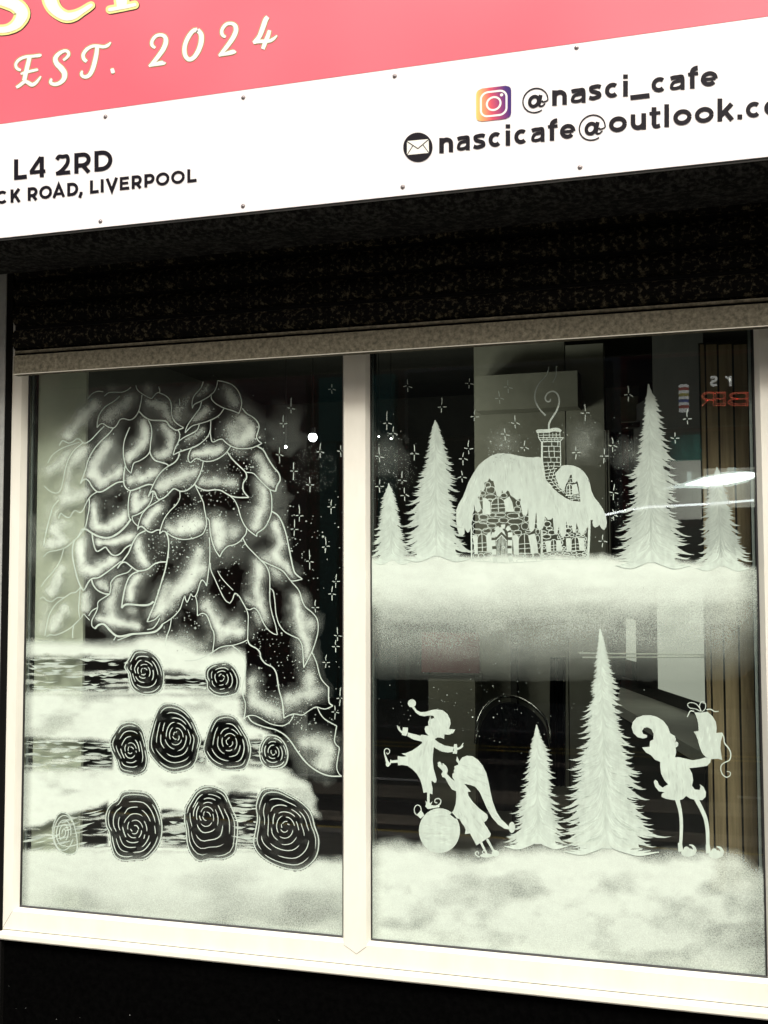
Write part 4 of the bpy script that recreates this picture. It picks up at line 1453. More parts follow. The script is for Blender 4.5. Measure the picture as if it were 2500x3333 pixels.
bo(ZD, [(118, 980), (160, 958), (200, 975), (225, 1030), (245, 1090), (265, 1130), (268, 1200), (255, 1305)], N_)
bo(ZD, [(570, 1195), (520, 1220), (440, 1245), (370, 1252), (310, 1270), (250, 1310), (190, 1345), (100, 1380), (0, 1385)], N_)
bo(ZD, [(570, 1195), (590, 1240), (650, 1275), (680, 1310), (690, 1360), (730, 1410), (790, 1440), (825, 1490), (840, 1570), (852, 1646), (882, 1756), (897, 1901)], W_)
bo(ZF, [(1035, 795), (1080, 770), (1130, 757), (1200, 767), (1250, 735), (1320, 695), (1380, 710), (1420, 710), (1475, 685)], N_)
bo(ZD, [(770, 730), (800, 760), (815, 850), (825, 960), (850, 1050), (900, 1120), (970, 1160), (1030, 1190), (1060, 1250), (1068, 1330), (1075, 1445)], N_)
bo(ZD, [(1075, 1445), (1110, 1380), (1150, 1300), (1185, 1200), (1205, 1100), (1195, 1010), (1150, 950), (1090, 900), (1060, 840), (1030, 750), (960, 670)], N_)
bo(ZD, [(1150, 1310), (1190, 1400), (1215, 1500), (1240, 1560), (1300, 1625)], N_)
bo(ZF, [(1437, 515), (1437, 620), (1445, 660), (1475, 685)], W_)
bo(ZF, [(568, 143), (630, 190), (675, 260), (690, 330), (680, 430), (660, 520), (668, 600), (688, 660), (685, 740), (672, 805)], N_)
bo(ZF, [(672, 805), (710, 775), (770, 772), (830, 800), (900, 840), (970, 860), (1030, 862), (1080, 835), (1110, 795), (1125, 760)], N_)
bo(ZF, [(710, 775), (740, 820), (790, 850), (880, 880), (960, 900), (1040, 945), (1100, 1010), (1160, 1100), (1230, 1190), (1300, 1250), (1380, 1295), (1460, 1317), (1555, 1318)], W_)
bo(ZF, [(1335, 700), (1365, 760), (1410, 810), (1510, 865)], N_)
bo(ZF, [(1510, 865), (1500, 920), (1490, 1000), (1510, 1040), (1533, 1065), (1520, 1150), (1510, 1240), (1530, 1295), (1555, 1318)], N_)
bo(ZC, [(690, 240), (700, 310), (715, 370), (735, 400), (770, 385), (810, 362), (835, 390), (865, 425), (905, 437), (950, 415), (990, 370), (1040, 340)], W_)
bo(ZC, [(1170, 215), (1110, 245), (1070, 300), (1045, 350), (1020, 410), (970, 480), (918, 552)], W_)
bo(ZC, [(918, 552), (950, 510), (990, 498), (1040, 535), (1090, 570), (1130, 575), (1190, 560), (1250, 515), (1300, 497), (1360, 495)], W_)
bo(ZC, [(1365, 240), (1380, 320), (1375, 420), (1350, 560), (1320, 660), (1290, 760), (1250, 880), (1220, 950), (1185, 1035)], W_)
bo(ZC, [(1185, 1035), (1220, 1028), (1260, 1010), (1300, 970)], N_)
bo(ZC, [(950, 490), (880, 545), (820, 590), (750, 635), (690, 645), (655, 680), (630, 730), (610, 748), (590, 720), (560, 650), (535, 550), (515, 450), (515, 370), (530, 300)], W_)
bo(ZC, [(685, 650), (700, 700), (740, 750), (800, 780), (850, 785)], W_)
bo(ZC, [(850, 780), (860, 720), (860, 680), (900, 630), (960, 605), (1010, 590), (1040, 560), (1050, 545)], N_)
bo(ZC, [(1110, 580), (1060, 600), (1020, 640), (990, 720), (970, 810), (955, 910)], W_)
bo(ZC, [(955, 910), (990, 880), (1050, 878), (1130, 885), (1200, 880), (1245, 852)], W_ + 2)
bo(ZC, [(850, 785), (800, 815), (745, 855), (740, 910), (720, 960), (690, 1020), (690, 1070), (715, 1095)], N_)
bo(ZC, [(715, 1095), (750, 1062), (800, 1058), (850, 1110), (900, 1155), (950, 1165), (1050, 1145), (1150, 1138), (1250, 1125), (1300, 1090), (1325, 1055)], W_ + 2)
bo(ZC, [(740, 905), (690, 935), (660, 980)], N_)
bo(ZC, [(670, 1020), (640, 990), (615, 965), (590, 1000), (540, 1050), (480, 1100), (400, 1140), (350, 1155), (310, 1150), (280, 1170)], F_)
bo(ZC, [(525, 1060), (515, 1130), (518, 1180)], N_)
bo(ZC, [(585, 720), (575, 830), (570, 930), (580, 1000)], F_)
bo(ZC, [(590, 720), (540, 770), (500, 775), (440, 815), (380, 815), (330, 850), (280, 840), (250, 810), (220, 830)], F_)
bo(ZC, [(440, 815), (370, 870), (320, 940), (290, 1020), (265, 1160)], F_)
bo(ZC, [(435, 380), (400, 490), (340, 580), (270, 660), (230, 720)], F_)
bo(ZC, [(1185, 1105), (1240, 1090), (1280, 1040), (1300, 1000)], N_)
bo(ZC, [(1405, 1000), (1390, 1090), (1360, 1170), (1350, 1250)], N_)
bo(ZC, [(885, 1200), (905, 1165)], N_); bo(ZC, [(920, 1200), (1000, 1170), (1060, 1145)], N_)
bo(ZA, [(390, 1320), (340, 1380), (310, 1470), (280, 1600), (255, 1700)], F_)
bo(ZC, [(330, 30), (280, 200), (255, 350)], F_)
for pts, w in BOUGH:
    pt = Paint(Y2, 0)
    pt.Y = Y2 - len(COL.objects) * 4e-7
    pt.stroke(pts, w, tone=1.0, n=4, jag=.10)
    pt.build('bough_outline', M['paint'], LP)

SH = [  # soft shading: zoom, polyline, radius, strength
    (ZA, [(470, 740), (560, 620), (700, 470)], 75, .80), (ZA, [(880, 330)], 60, .25), (ZA, [(1200, 310)], 60, .30),
    (ZA, [(800, 600), (900, 510), (1010, 420)], 80, .55), (ZA, [(1200, 430), (1340, 480), (1400, 590)], 80, .65),
    (ZA, [(1170, 620), (1170, 780), (1020, 940)], 62, .85), (ZA, [(1360, 650), (1410, 760), (1390, 880), (1280, 925)], 62, .72),
    (ZA, [(580, 850), (320, 1040)], 80, .6), (ZA, [(600, 880), (480, 1010), (450, 1290)], 70, .6), (ZA, [(440, 1310), (620, 1260)], 80, .65),
    (ZA, [(820, 830), (700, 1000), (700, 1080)], 80, .75), (ZA, [(690, 1090), (780, 1150), (960, 1060)], 85, .92),
    (ZA, [(1040, 1150), (1270, 1080)], 70, .85), (ZA, [(1270, 1210), (1440, 1130), (1600, 1070)], 78, .78),
    (ZA, [(1085, 1270), (1090, 1400), (1180, 1310)], 60, .85), (ZA, [(690, 1380), (730, 1560), (840, 1570), (990, 1470)], 66, .95),
    (ZA, [(1280, 1380), (1170, 1540)], 66, .88), (ZA, [(1390, 1600), (1690, 1540)], 80, .85),
    (ZC, [(350, 220), (420, 300), (330, 330)], 100, .75), (ZC, [(420, 120), (360, 60)], 90, .5),
    (ZC, [(750, 315), (880, 310), (1070, 260)], 48, .95), (ZC, [(1090, 280), (1110, 400), (1180, 530)], 55, .97),
    (ZC, [(580, 320), (600, 560), (690, 585), (890, 480)], 75, .92), (ZC, [(760, 690), (820, 740)], 52, .62),
    (ZC, [(630, 790), (620, 930)], 65, .68), (ZC, [(910, 660), (850, 860), (870, 990)], 75, .72),
    (ZC, [(730, 1000), (890, 1030), (1090, 1080)], 55, .80), (ZC, [(1090, 620), (1030, 720), (1030, 820)], 58, .97), (ZC, [(1050, 930)], 60, .4),
    (ZC, [(1300, 900), (1360, 720)], 70, .5), (ZC, [(1270, 970), (1480, 740), (1640, 560)], 90, .78), (ZC, [(1250, 950), (1300, 850)], 60, .6),
    (ZC, [(410, 550), (330, 750)], 75, .68), (ZC, [(440, 920), (340, 1090)], 70, .62), (ZC, [(300, 900), (260, 1100)], 90, .3),
    (ZB, [(120, 370), (180, 320)], 55, .42), (ZB, [(90, 590), (190, 520)], 55, .68), (ZB, [(390, 350), (450, 440)], 75, .55),
    (ZB, [(550, 600), (600, 720), (470, 800)], 95, .80), (ZB, [(430, 680)], 95, .45), (ZB, [(30, 770), (140, 690)], 45, .55),
    (ZB, [(90, 910), (320, 865)], 58, .93), (ZB, [(680, 940), (740, 1090), (800, 1190)], 62, .62), (ZB, [(140, 1140), (430, 1175)], 58, .65),
    (ZB, [(720, 1120), (720, 1350), (640, 1560)], 72, .78), (ZB, [(690, 1200), (700, 1150)], 60, .4), (ZB, [(-10, 1570), (120, 1510)], 85, .82),
    (ZB, [(300, 1640), (280, 1560)], 85, .55), (ZB, [(-90, 560), (30, 420)], 90, .35),
    (ZD, [(290, 170), (310, 330)], 85, .78), (ZD, [(440, 230)], 85, .55), (ZD, [(820, 150), (870, 330), (820, 430)], 58, .75), (ZD, [(830, 450), (960, 600)], 60, .72), (ZD, [(740, 480), (830, 600)], 80, .55),
    (ZD, [(680, 520), (650, 750), (710, 1010)], 64, .80), (ZD, [(560, 830), (640, 880)], 60, .4), (ZD, [(130, 400), (60, 660), (0, 730)], 75, .65), (ZD, [(180, 560), (150, 640)], 60, .35),
    (ZD, [(200, 900), (320, 1100), (500, 1130)], 78, .82), (ZD, [(320, 1180), (450, 1050)], 80, .5), (ZD, [(1020, 830), (1020, 1000), (1080, 1200), (1110, 1340)], 75, .80), (ZD, [(1140, 1050)], 75, .55),
    (ZF, [(740, 460), (770, 640), (990, 760)], 75, .62), (ZF, [(740, 660), (880, 720)], 80, .5), (ZF, [(1270, 420), (1270, 560), (1060, 640)], 82, .66), (ZF, [(1350, 560)], 80, .35),
    (ZF, [(1250, 1010), (1420, 1050), (1400, 1220)], 105, .68), (ZF, [(1300, 1190)], 90, .3),
    (ZF, [(0, 170), (120, 100), (280, 160)], 90, .45),
]
LOGS = [  # outline in photo pixels; centre of the rings; tilt
    (ZE, [(1205, 192), (1255, 178), (1330, 190), (1395, 230), (1440, 290), (1468, 370), (1474, 450), (1455, 530), (1400, 575), (1320, 585), (1240, 565), (1190, 520), (1165, 450), (1155, 390), (1125, 345), (1130, 310), (1165, 255)], (1295, 375), .28),
    (ZF, [(440, 298), (520, 292), (580, 330), (620, 390), (640, 470), (615, 560), (550, 590), (470, 600), (400, 580), (350, 530), (345, 470), (325, 430), (330, 360), (375, 318)], (472, 432), .2),
    (ZE, [(1090, 850), (1160, 832), (1230, 850), (1280, 900), (1305, 980), (1325, 1090), (1335, 1180), (1310, 1270), (1230, 1310), (1150, 1300), (1080, 1270), (1050, 1180), (1010, 1100), (990, 1030), (1000, 980), (1050, 900)], (1175, 1085), .15),
    (ZF, [(-40, 668), (40, 670), (110, 700), (170, 750), (225, 830), (260, 920), (285, 990), (265, 1080), (240, 1180), (190, 1245), (100, 1275), (20, 1278), (-60, 1240), (-130, 1170), (-180, 1090), (-185, 1010), (-160, 900), (-130, 800), (-90, 710)], (65, 955), .2),
    (ZF, [(440, 775), (510, 762), (580, 780), (630, 830), (670, 900), (715, 980), (735, 1080), (720, 1170), (680, 1245), (600, 1262), (500, 1258), (410, 1220), (350, 1160), (315, 1080), (330, 990), (360, 890), (400, 810)], (545, 1010), .25),
    (ZF, [(880, 955), (940, 950), (1000, 975), (1050, 1040), (1070, 1120), (1055, 1200), (1010, 1240), (930, 1252), (870, 1230), (830, 1180), (815, 1100), (825, 1030)], (940, 1100), .35),
    (ZG, [(930, 205), (960, 183), (1040, 180), (1130, 195), (1180, 240), (1215, 300), (1240, 380), (1250, 470), (1235, 560), (1190, 640), (1120, 700), (1030, 708), (950, 712), (890, 680), (860, 600), (845, 500), (820, 440), (818, 360), (850, 290), (905, 250)], (1040, 470), .3),
    (ZH, [(100, 170), (170, 142), (240, 150), (310, 190), (345, 260), (375, 330), (408, 410), (410, 500), (400, 590), (380, 660), (300, 700), (200, 700), (120, 715), (60, 670), (25, 590), (15, 480), (2, 400), (10, 310), (50, 240)], (172, 372), .25),
    (ZH, [(590, 190), (640, 160), (720, 165), (800, 205), (880, 250), (950, 310), (985, 370), (1005, 450), (1035, 540), (1030, 640), (990, 720), (900, 782), (800, 778), (700, 745), (620, 700), (560, 640), (535, 570), (550, 480), (565, 380), (555, 290)], (778, 455), .35),
    (ZG, [(455, 352), (510, 350), (550, 390), (580, 470), (595, 560), (590, 640), (545, 665), (480, 650), (430, 600), (405, 520), (415, 430)], (492, 500), .2),
]
log_px = []
for k, (z_, o_, c_, tilt) in enumerate(LOGS):
    op = smooth(z_(o_), 4, True)
    log_px.append(op)

LX0, LX1 = gx[0] + .0004, gx[1] - .0022
RX0, RX1 = gx[2] + .0036, gx[3] - .0047
sp = Spray(LX0, LX1, .99, 2.30, Y1 + .00006)
for z_, pts, r_, k in SH:
    q = z_(pts)
    sp.blob(q, r_ * z_.s * .95, min(k * 1.1, 1.0))
# the brush kept clear of the outlines
for pts, w in BOUGH:
    c_ = smooth(np.array(pts), 3)
    for a, b in zip(c_, c_[1:]):
        m_ = (np.abs(sp.X - (a[0] + b[0]) / 2) < 40) & (np.abs(sp.Yp - (a[1] + b[1]) / 2) < 40)
        if m_.any():
            d_, _ = seg_dist(sp.X[m_], sp.Yp[m_], a, b)
            sp.a[m_] *= 1 - .34 * np.exp(-(d_ / 8.5) ** 2)
# a dusting of fine spatter through the tree
sp.add(.075 * sst(.45, .75, vnoise(sp.X, sp.Yp, 90, 90, 3)) * sst(1230, 1330, sp.Yp) * (sp.X < 1000))
sp.a *= 1 - sst(2085, 2105, sp.Yp) * (sp.X < 480)
for op in log_px:
    m_ = (np.abs(sp.X - op[:, 0].mean()) < 160) & (np.abs(sp.Yp - op[:, 1].mean()) < 160)
    if m_.any():
        sp.a[m_] *= 1 - inside(op, sp.X[m_], sp.Yp[m_])
sp.a *= sst(1215, 1260, sp.Yp)
sp.build('bough_snow', M['spray'], LP, 'soft white snow shading inside the fir boughs')

# ------------------------------------------------------------------ left pane: snow banks and log pile
BARK = [  # where the clear bark shows between the snow: (x0,x1, top y0,y1, bottom y0,y1)
    (78, 418, 2138, 2136, 2252, 2250), (536, 672, 2184, 2190, 2246, 2244), (70, 366, 2400, 2412, 2508, 2506), (636, 668, 2404, 2404, 2488, 2490),
    (808, 852, 2400, 2398, 2498, 2500), (60, 350, 2706, 2612, 2772, 2760), (526, 608, 2632, 2638, 2756, 2758), (742, 836, 2576, 2584, 2762, 2764),
]
sp = Spray(LX0, LX1, gz0 - .001, 1.46, Y1)
X, Y = sp.X, sp.Yp
nz_ = vnoise(X, Y, 120, 60, 21) - .5
n2 = vnoise(X, Y, 45, 30, 22) - .5


def band(top, bot, st, sb):
    return sst(top - st, top + st, Y + nz_ * 22) * (1 - sst(bot - sb, bot + sb, Y + n2 * 14))


top1 = np.interp(X, [60, 430, 480, 560, 640, 700, 760, 800, 830], [2092, 2090, 2075, 2085, 2120, 2125, 2110, 2130, 2180])
a_ = band(top1, np.full(X.shape, 2268.0), 22, 18) * (1 - sst(796, 804, X + n2 * 4))
top2 = 2254.0
right2 = np.interp(Y, [2230, 2330, 2360, 2380, 2420, 2480], [798, 800, 830, 880, 925, 900])
b_ = band(top2, np.full(X.shape, 2526.0), 18, 18) * (1 - sst(right2 - 34, right2 + 6, X + n2 * 8))
c_ = band(2496.0, np.full(X.shape, 2775.0), 9, 10)
ridge = np.interp(X, [60, 760, 880, 960, 1010, 1040, 1060], [2480, 2490, 2492, 2520, 2560, 2610, 2700])
low = np.interp(X, [60, 740, 830, 850, 950, 1000, 1050], [2790, 2790, 2780, 2570, 2600, 2640, 2668])
c_ = c_ * sst(ridge - 26, ridge + 22, Y + n2 * 14) * (1 - sst(low - 10, low + 12, Y + n2 * 10)) * (1 - sst(1008, 1054, X + n2 * 16))
topg = np.interp(X, [60, 330, 560, 860, 940, 1000, 1040, 1125], [2752, 2756, 2758, 2762, 2800, 2806, 2798, 2790])
g_ = sst(topg - 18, topg + 26, Y + n2 * 22)
cloud = vnoise(X, Y, 150, 95, 31, 3)
g_ *= .95 - .24 * sst(.42, .76, vnoise(X, Y, 240, 110, 33)) * sst(2790, 2860, Y) - .22 * sst(2850, 2990, Y) - .10 * cloud
al = np.maximum.reduce([a_ * .97, b_ * .96, c_ * .97, g_])
al -= .34 * sst(.50, .80, vnoise(X, Y, 110, 50, 41)) * (Y < 2640)
streak = vnoise(X, Y, 95, 9, 51, 3)
for x0, x1, t0, t1, b0, b1 in BARK:
    tt = t0 + (t1 - t0) * (X - x0) / (x1 - x0)
    bb = b0 + (b1 - b0) * (X - x0) / (x1 - x0)
    mk = sst(x0 - 8, x0 + 4, X) * (1 - sst(x1 - 4, x1 + 8, X)) * sst(tt - 12, tt + 13, Y + n2 * 22) * (1 - sst(bb - 18, bb + 10, Y + n2 * 16))
    dens = .62 * sst(.54, .68, streak) + .015
    al = al * (1 - mk) + mk * dens * np.where(Y < tt + 25, 1.15, 1)
for k, op in enumerate(log_px):
    c0 = op.mean(0)
    big = c0 + (op - c0) * 1.03
    m_ = (X > big[:, 0].min()) & (X < big[:, 0].max()) & (Y > big[:, 1].min()) & (Y < big[:, 1].max())
    ins = np.zeros(X.shape, bool)
    ins[m_] = inside(big, X[m_], Y[m_])
    d = np.full(X.shape, 99.0)
    for i in range(len(op)):
        if m_.any():
            d[m_] = np.minimum(d[m_], seg_dist(X[m_], Y[m_], op[i - 1], op[i])[0])
    edge = np.exp(-(d / 9) ** 2) * .32
    up = np.clip((op[:, 1].min() + 26 - Y) / 26, 0, 1) * .30 + np.clip((Y - op[:, 1].max() + 30) / 30, 0, 1) * .22
    rest = edge * .3 + up * .7 + .03 * sst(.5, .8, vnoise(X, Y, 20, 20, 60 + k))
    al = np.where(ins, rest if k != 9 else .10, al)
al = np.clip(al, 0, .985)
al *= 1 - .45 * sst(30, 0, (X - np.interp(Y, [2060, 2945], [92, 72])))
# split into the snow on the pile and the snow on the ground, so that each is a film of its own
pile = al * (1 - sst(topg - 2, topg + 2, Y))
sp.a = pile
sp.build('snow_on_logs', M['spray'], LP, 'bright sprayed snow lying between the rows of logs')
sp.a = al * sst(topg - 2, topg + 2, Y)
for k, op in enumerate(log_px):
    pass
sp.v[:, 1] -= .00003
sp.build('snow_ground', M['spray'], LP, 'mottled sprayed snow along the bottom of the left pane')

# bark strokes
pt_list = []
for x0, x1, t0, t1, b0, b1 in BARK:
    pt = Paint(Y2)
    n_ = int((x1 - x0) * (b0 - t0) / 620)
    for i in range(n_):
        x = random.uniform(x0 + 4, x1 - 10)
        fr_ = (x - x0) / (x1 - x0)
        y = random.uniform(t0 + (t1 - t0) * fr_ + 6, b0 + (b1 - b0) * fr_ - 4)
        L_ = min(random.uniform(24, 74), x1 - x)
        s_ = (t1 - t0) / (x1 - x0) * .7
        w = random.uniform(2.2, 8.5)
        pt.stroke([(x, y), (x + L_ * .5, y + L_ * .5 * s_ + random.uniform(0, 4)), (x + L_, y + L_ * s_)], w, tone=random.uniform(.62, 1.0), taper=.42, n=5)
    pt.build('log_bark', M['paint'], LP)
for k, (z_, o_, c_, tilt) in enumerate(LOGS):
    op = log_px[k]
    pt = Paint(Y3)
    big = np.ptp(op[:, 1]) > 190
    w = 3.0 if k != 9 else 2.8
    pt.stroke(op, w + .6, n=1, closed=True, jag=.18, tone=.95)
    cc = np.array(z_([c_])[0])
    a0 = np.arctan2(op[:, 1] - cc[1], op[:, 0] - cc[0])
    order = np.argsort(a0)
    rad = np.hypot(op[:, 0] - cc[0], op[:, 1] - cc[1])
    A_, R_ = a0[order], rad[order]

    def rr(a):
        return np.interp(np.mod(a + np.pi, 2 * np.pi) - np.pi, np.r_[A_[-1] - 2 * np.pi, A_, A_[0] + 2 * np.pi], np.r_[R_[-1], R_, R_[0]])
    n_r = 6 if big else (5 if np.ptp(op[:, 1]) > 140 else 4)
    if k == 9:
        n_r = 3
    rn = random.Random(100 + k)
    rx = np.ptp(op[:, 0]) / np.ptp(op[:, 1])
    if k == 9:
        for q_, (fx, fy) in enumerate(((.80, .84), (.58, .62), (.36, .40), (.14, .18))):
            pt.ring(cc[0], cc[1], np.ptp(op[:, 0]) / 2 * fx, np.ptp(op[:, 1]) / 2 * fy, w, 20 + 50 * q_, 320 + 50 * q_, 26, tone=.95, rot=.06)
        n_r = 0
    for j in range(n_r):
        s_ = (j + .75) / (n_r + .55)
        a = rn.uniform(0, 6.28)
        end = a + 2 * np.pi * (.93 if j else .8)
        while a < end - .3:
            span = rn.uniform(.7, 1.7) * (1.25 if s_ < .4 else 1)
            aa = np.linspace(a, min(a + span, end), 12)
            blend = sst(.15, .85, np.full(aa.shape, s_))
            base_r = R_.mean()
            el = base_r * np.sqrt(1 / ((np.cos(aa) / min(rx, .9)) ** 2 + np.sin(aa) ** 2 + 1e-9)) if True else 0
            r_ = (el * (1 - blend) + rr(aa) * blend) * (s_ + .045 * np.linspace(0, 1, 12) + rn.uniform(-.012, .012))
            pt.stroke(np.stack([cc[0] + r_ * np.cos(aa), cc[1] + r_ * np.sin(aa)], 1), w * rn.uniform(.85, 1.12), n=1, taper=.10, tone=rn.uniform(.84, 1.0))
            a += span + rn.uniform(.12, .34)
    pt.build('painted_log', M['paint'], LP, label=None)

# ------------------------------------------------------------------ stars
STARS = [(ZB, [(1327, 320, 45, 42), (960, 495, 100, 45), (890, 632, 78, 35), (855, 915, 70, 60), (1222, 885, 80, 55), (1408, 880, 55, 52), (985, 1060, 80, 80), (1130, 1185, 75, 65), (1035, 1460, 100, 55), (990, 1583, 90, 60), (1322, 1385, 70, 60)]),
         (ZD, [(1128, 488, 105, 75), (1272, 358, 95, 55), (1365, 672, 70, 55), (1328, 780, 70, 60), (1178, 905, 70, 45), (1380, 1160, 80, 45), (1362, 1255, 60, 55), (1275, 1398, 70, 50)]),
         (ZF, [(1540, 615, 100, 70), (1495, 740, 60, 65)]), (ZA, [(1478, 485, 78, 40)])]
STARS_R = [(ZI, [(348, 372, 55, 42), (190, 655, 95, 55), (235, 738, 60, 40), (612, 530, 75, 45), (823, 352, 45, 38), (865, 605, 55, 35), (1055, 467, 60, 40), (1178, 657, 65, 40), (1100, 745, 50, 45), (1248, 845, 55, 28), (818, 855, 70, 40), (775, 932, 50, 50), (400, 890, 68, 55), (130, 913, 75, 45), (305, 1095, 70, 30), (325, 1212, 60, 45), (130, 1143, 55, 50), (768, 1073, 50, 40), (1122, 380, 60, 45)]),
           (ZJ, [(248, 580, 75, 60), (582, 440, 75, 50), (178, 885, 50, 50), (460, 830, 65, 50), (395, 915, 65, 52), (940, 775, 48, 38), (1035, 625, 80, 40), (468, 1190, 65, 60), (465, 1365, 45, 42), (383, 1570, 55, 45)])]
for grp, par in ((STARS, LP), (STARS_R, RP)):
    for z_, lst in grp:
        wz = (5.6 if z_ in (ZI, ZJ) else 6.6)
        for x, y, u, d in lst:
            pt = Paint(Y3)
            j = lambda s=5: random.uniform(-s, s)
            g = 12
            pt.stroke(z_([(x + j(7), y - u), (x + j(3), y - u * .55), (x + j(2), y - g)]), wz * z_.s, n=3, taper=.12)
            pt.stroke(z_([(x + j(2), y + g), (x + j(5), y + d)]), wz * z_.s, n=1)
            pt.stroke(z_([(x - 32, y + j(7)), (x - 8, y + j(4))]), wz * z_.s, n=1)
            pt.stroke(z_([(x + 9, y + j(5)), (x + 36, y + 4 + j(9))]), wz * z_.s, n=1)
            pt.build('painted_star', M['paint'], par)

# spatter dots flicked from the brush
def spatter(n_, zones, name, par, r0=.9, r1=2.6):
    pt = Paint(Y3)
    vs, fs, tn = [], [], []
    xy = []
    for i in range(n_):
        cx, cy_, sx, sy = random.choice(zones)
        x, y = random.gauss(cx, sx), random.gauss(cy_, sy)
        r_ = random.uniform(r0, r1) * (1.6 if random.random() < .06 else 1)
        k = len(xy)
        xy += [(x + r_ * math.cos(a + i), y + r_ * math.sin(a + i)) for a in (0, 1.26, 2.51, 3.77, 5.03)]
        fs.append((k, k + 1, k + 2, k + 3, k + 4))
    pt._add(xy, fs, np.repeat(np.random.default_rng(3).uniform(.35, .95, n_), 5))
    pt.build(name, M['paint'], par, kind='stuff')


spatter(1500, [(700, 1560, 90, 60), (800, 1540, 60, 60), (690, 1680, 70, 60), (780, 1860, 60, 80), (1000, 1750, 60, 90), (620, 2000, 50, 60), (860, 2080, 60, 50), (960, 2180, 60, 60),
              (560, 1750, 60, 60), (600, 1650, 60, 50), (520, 1800, 50, 50), (890, 2300, 60, 40), (1000, 2380, 50, 50), (740, 1400, 70, 60), (640, 1480, 60, 50), (420, 1560, 60, 60)], 'paint_spatter', LP)
spatter(520, [(1640, 1440, 40, 30), (1650, 1470, 50, 25), (2030, 1480, 60, 40), (2010, 1660, 30, 50), (1290, 1450, 60, 60), (1240, 1560, 40, 60), (1880, 1420, 60, 60), (1700, 2200, 200, 120), (1500, 2300, 150, 60), (2020, 2050, 160, 60)], 'paint_spatter', RP, .7, 1.8)

# ------------------------------------------------------------------ right pane: fir trees
TREES = [
    (ZI, (203, 1125), 230, 1720, [(1150, 192, 216), (1200, 172, 245), (1250, 150, 258), (1400, 130, 290), (1500, 108, 312), (1600, 92, 335), (1680, 84, 360), (1740, 80, 372)], .93, 'smallest painted fir at the left edge of the upper bank'),
    (ZI, (560, 640), 572, 1690, [(700, 535, 592), (800, 510, 630), (900, 490, 655), (1000, 468, 690), (1100, 432, 705), (1200, 405, 718), (1300, 375, 725), (1400, 350, 735), (1500, 345, 745), (1600, 335, 790), (1700, 320, 830)], .90, 'painted fir just left of the cottage'),
    (ZJ, (738, 360), 758, 1740, [(430, 728, 765), (500, 705, 815), (600, 700, 835), (700, 688, 850), (800, 665, 878), (900, 650, 895), (1000, 636, 912), (1060, 590, 930), (1150, 588, 960), (1250, 600, 965), (1350, 570, 930), (1450, 545, 985), (1550, 512, 1010), (1650, 500, 1035), (1760, 480, 1065)], .75, 'tallest painted fir right of the cottage'),
    (ZJ, (1265, 1000), 1302, 1765, [(1060, 1240, 1300), (1150, 1205, 1330), (1250, 1180, 1360), (1350, 1165, 1390), (1450, 1158, 1420), (1550, 1155, 1450), (1650, 1150, 1480), (1770, 1105, 1515)], .62, 'faint painted fir at the right edge of the upper bank'),
    (ZN, (382, 938), 392, 1950, [(1000, 365, 408), (1080, 340, 435), (1180, 322, 492), (1300, 300, 510), (1400, 278, 515), (1500, 258, 528), (1600, 240, 548), (1680, 205, 560), (1800, 205, 590), (1900, 130, 620), (1975, 100, 655)], .98, 'shorter painted fir beside the leaning elf'),
    (ZN, (920, 125), 972, 1990, [(250, 900, 965), (350, 885, 985), (450, 872, 1012), (550, 870, 1040), (630, 828, 1072), (700, 850, 1062), (750, 835, 1070), (860, 788, 1085), (1000, 775, 1112), (1110, 765, 1160), (1230, 700, 1182), (1350, 695, 1240), (1480, 672, 1240), (1580, 655, 1275), (1680, 635, 1262), (1800, 600, 1340), (1880, 600, 1400), (2020, 620, 1425)], .98, 'tall painted fir in the middle of the lower scene'),
]
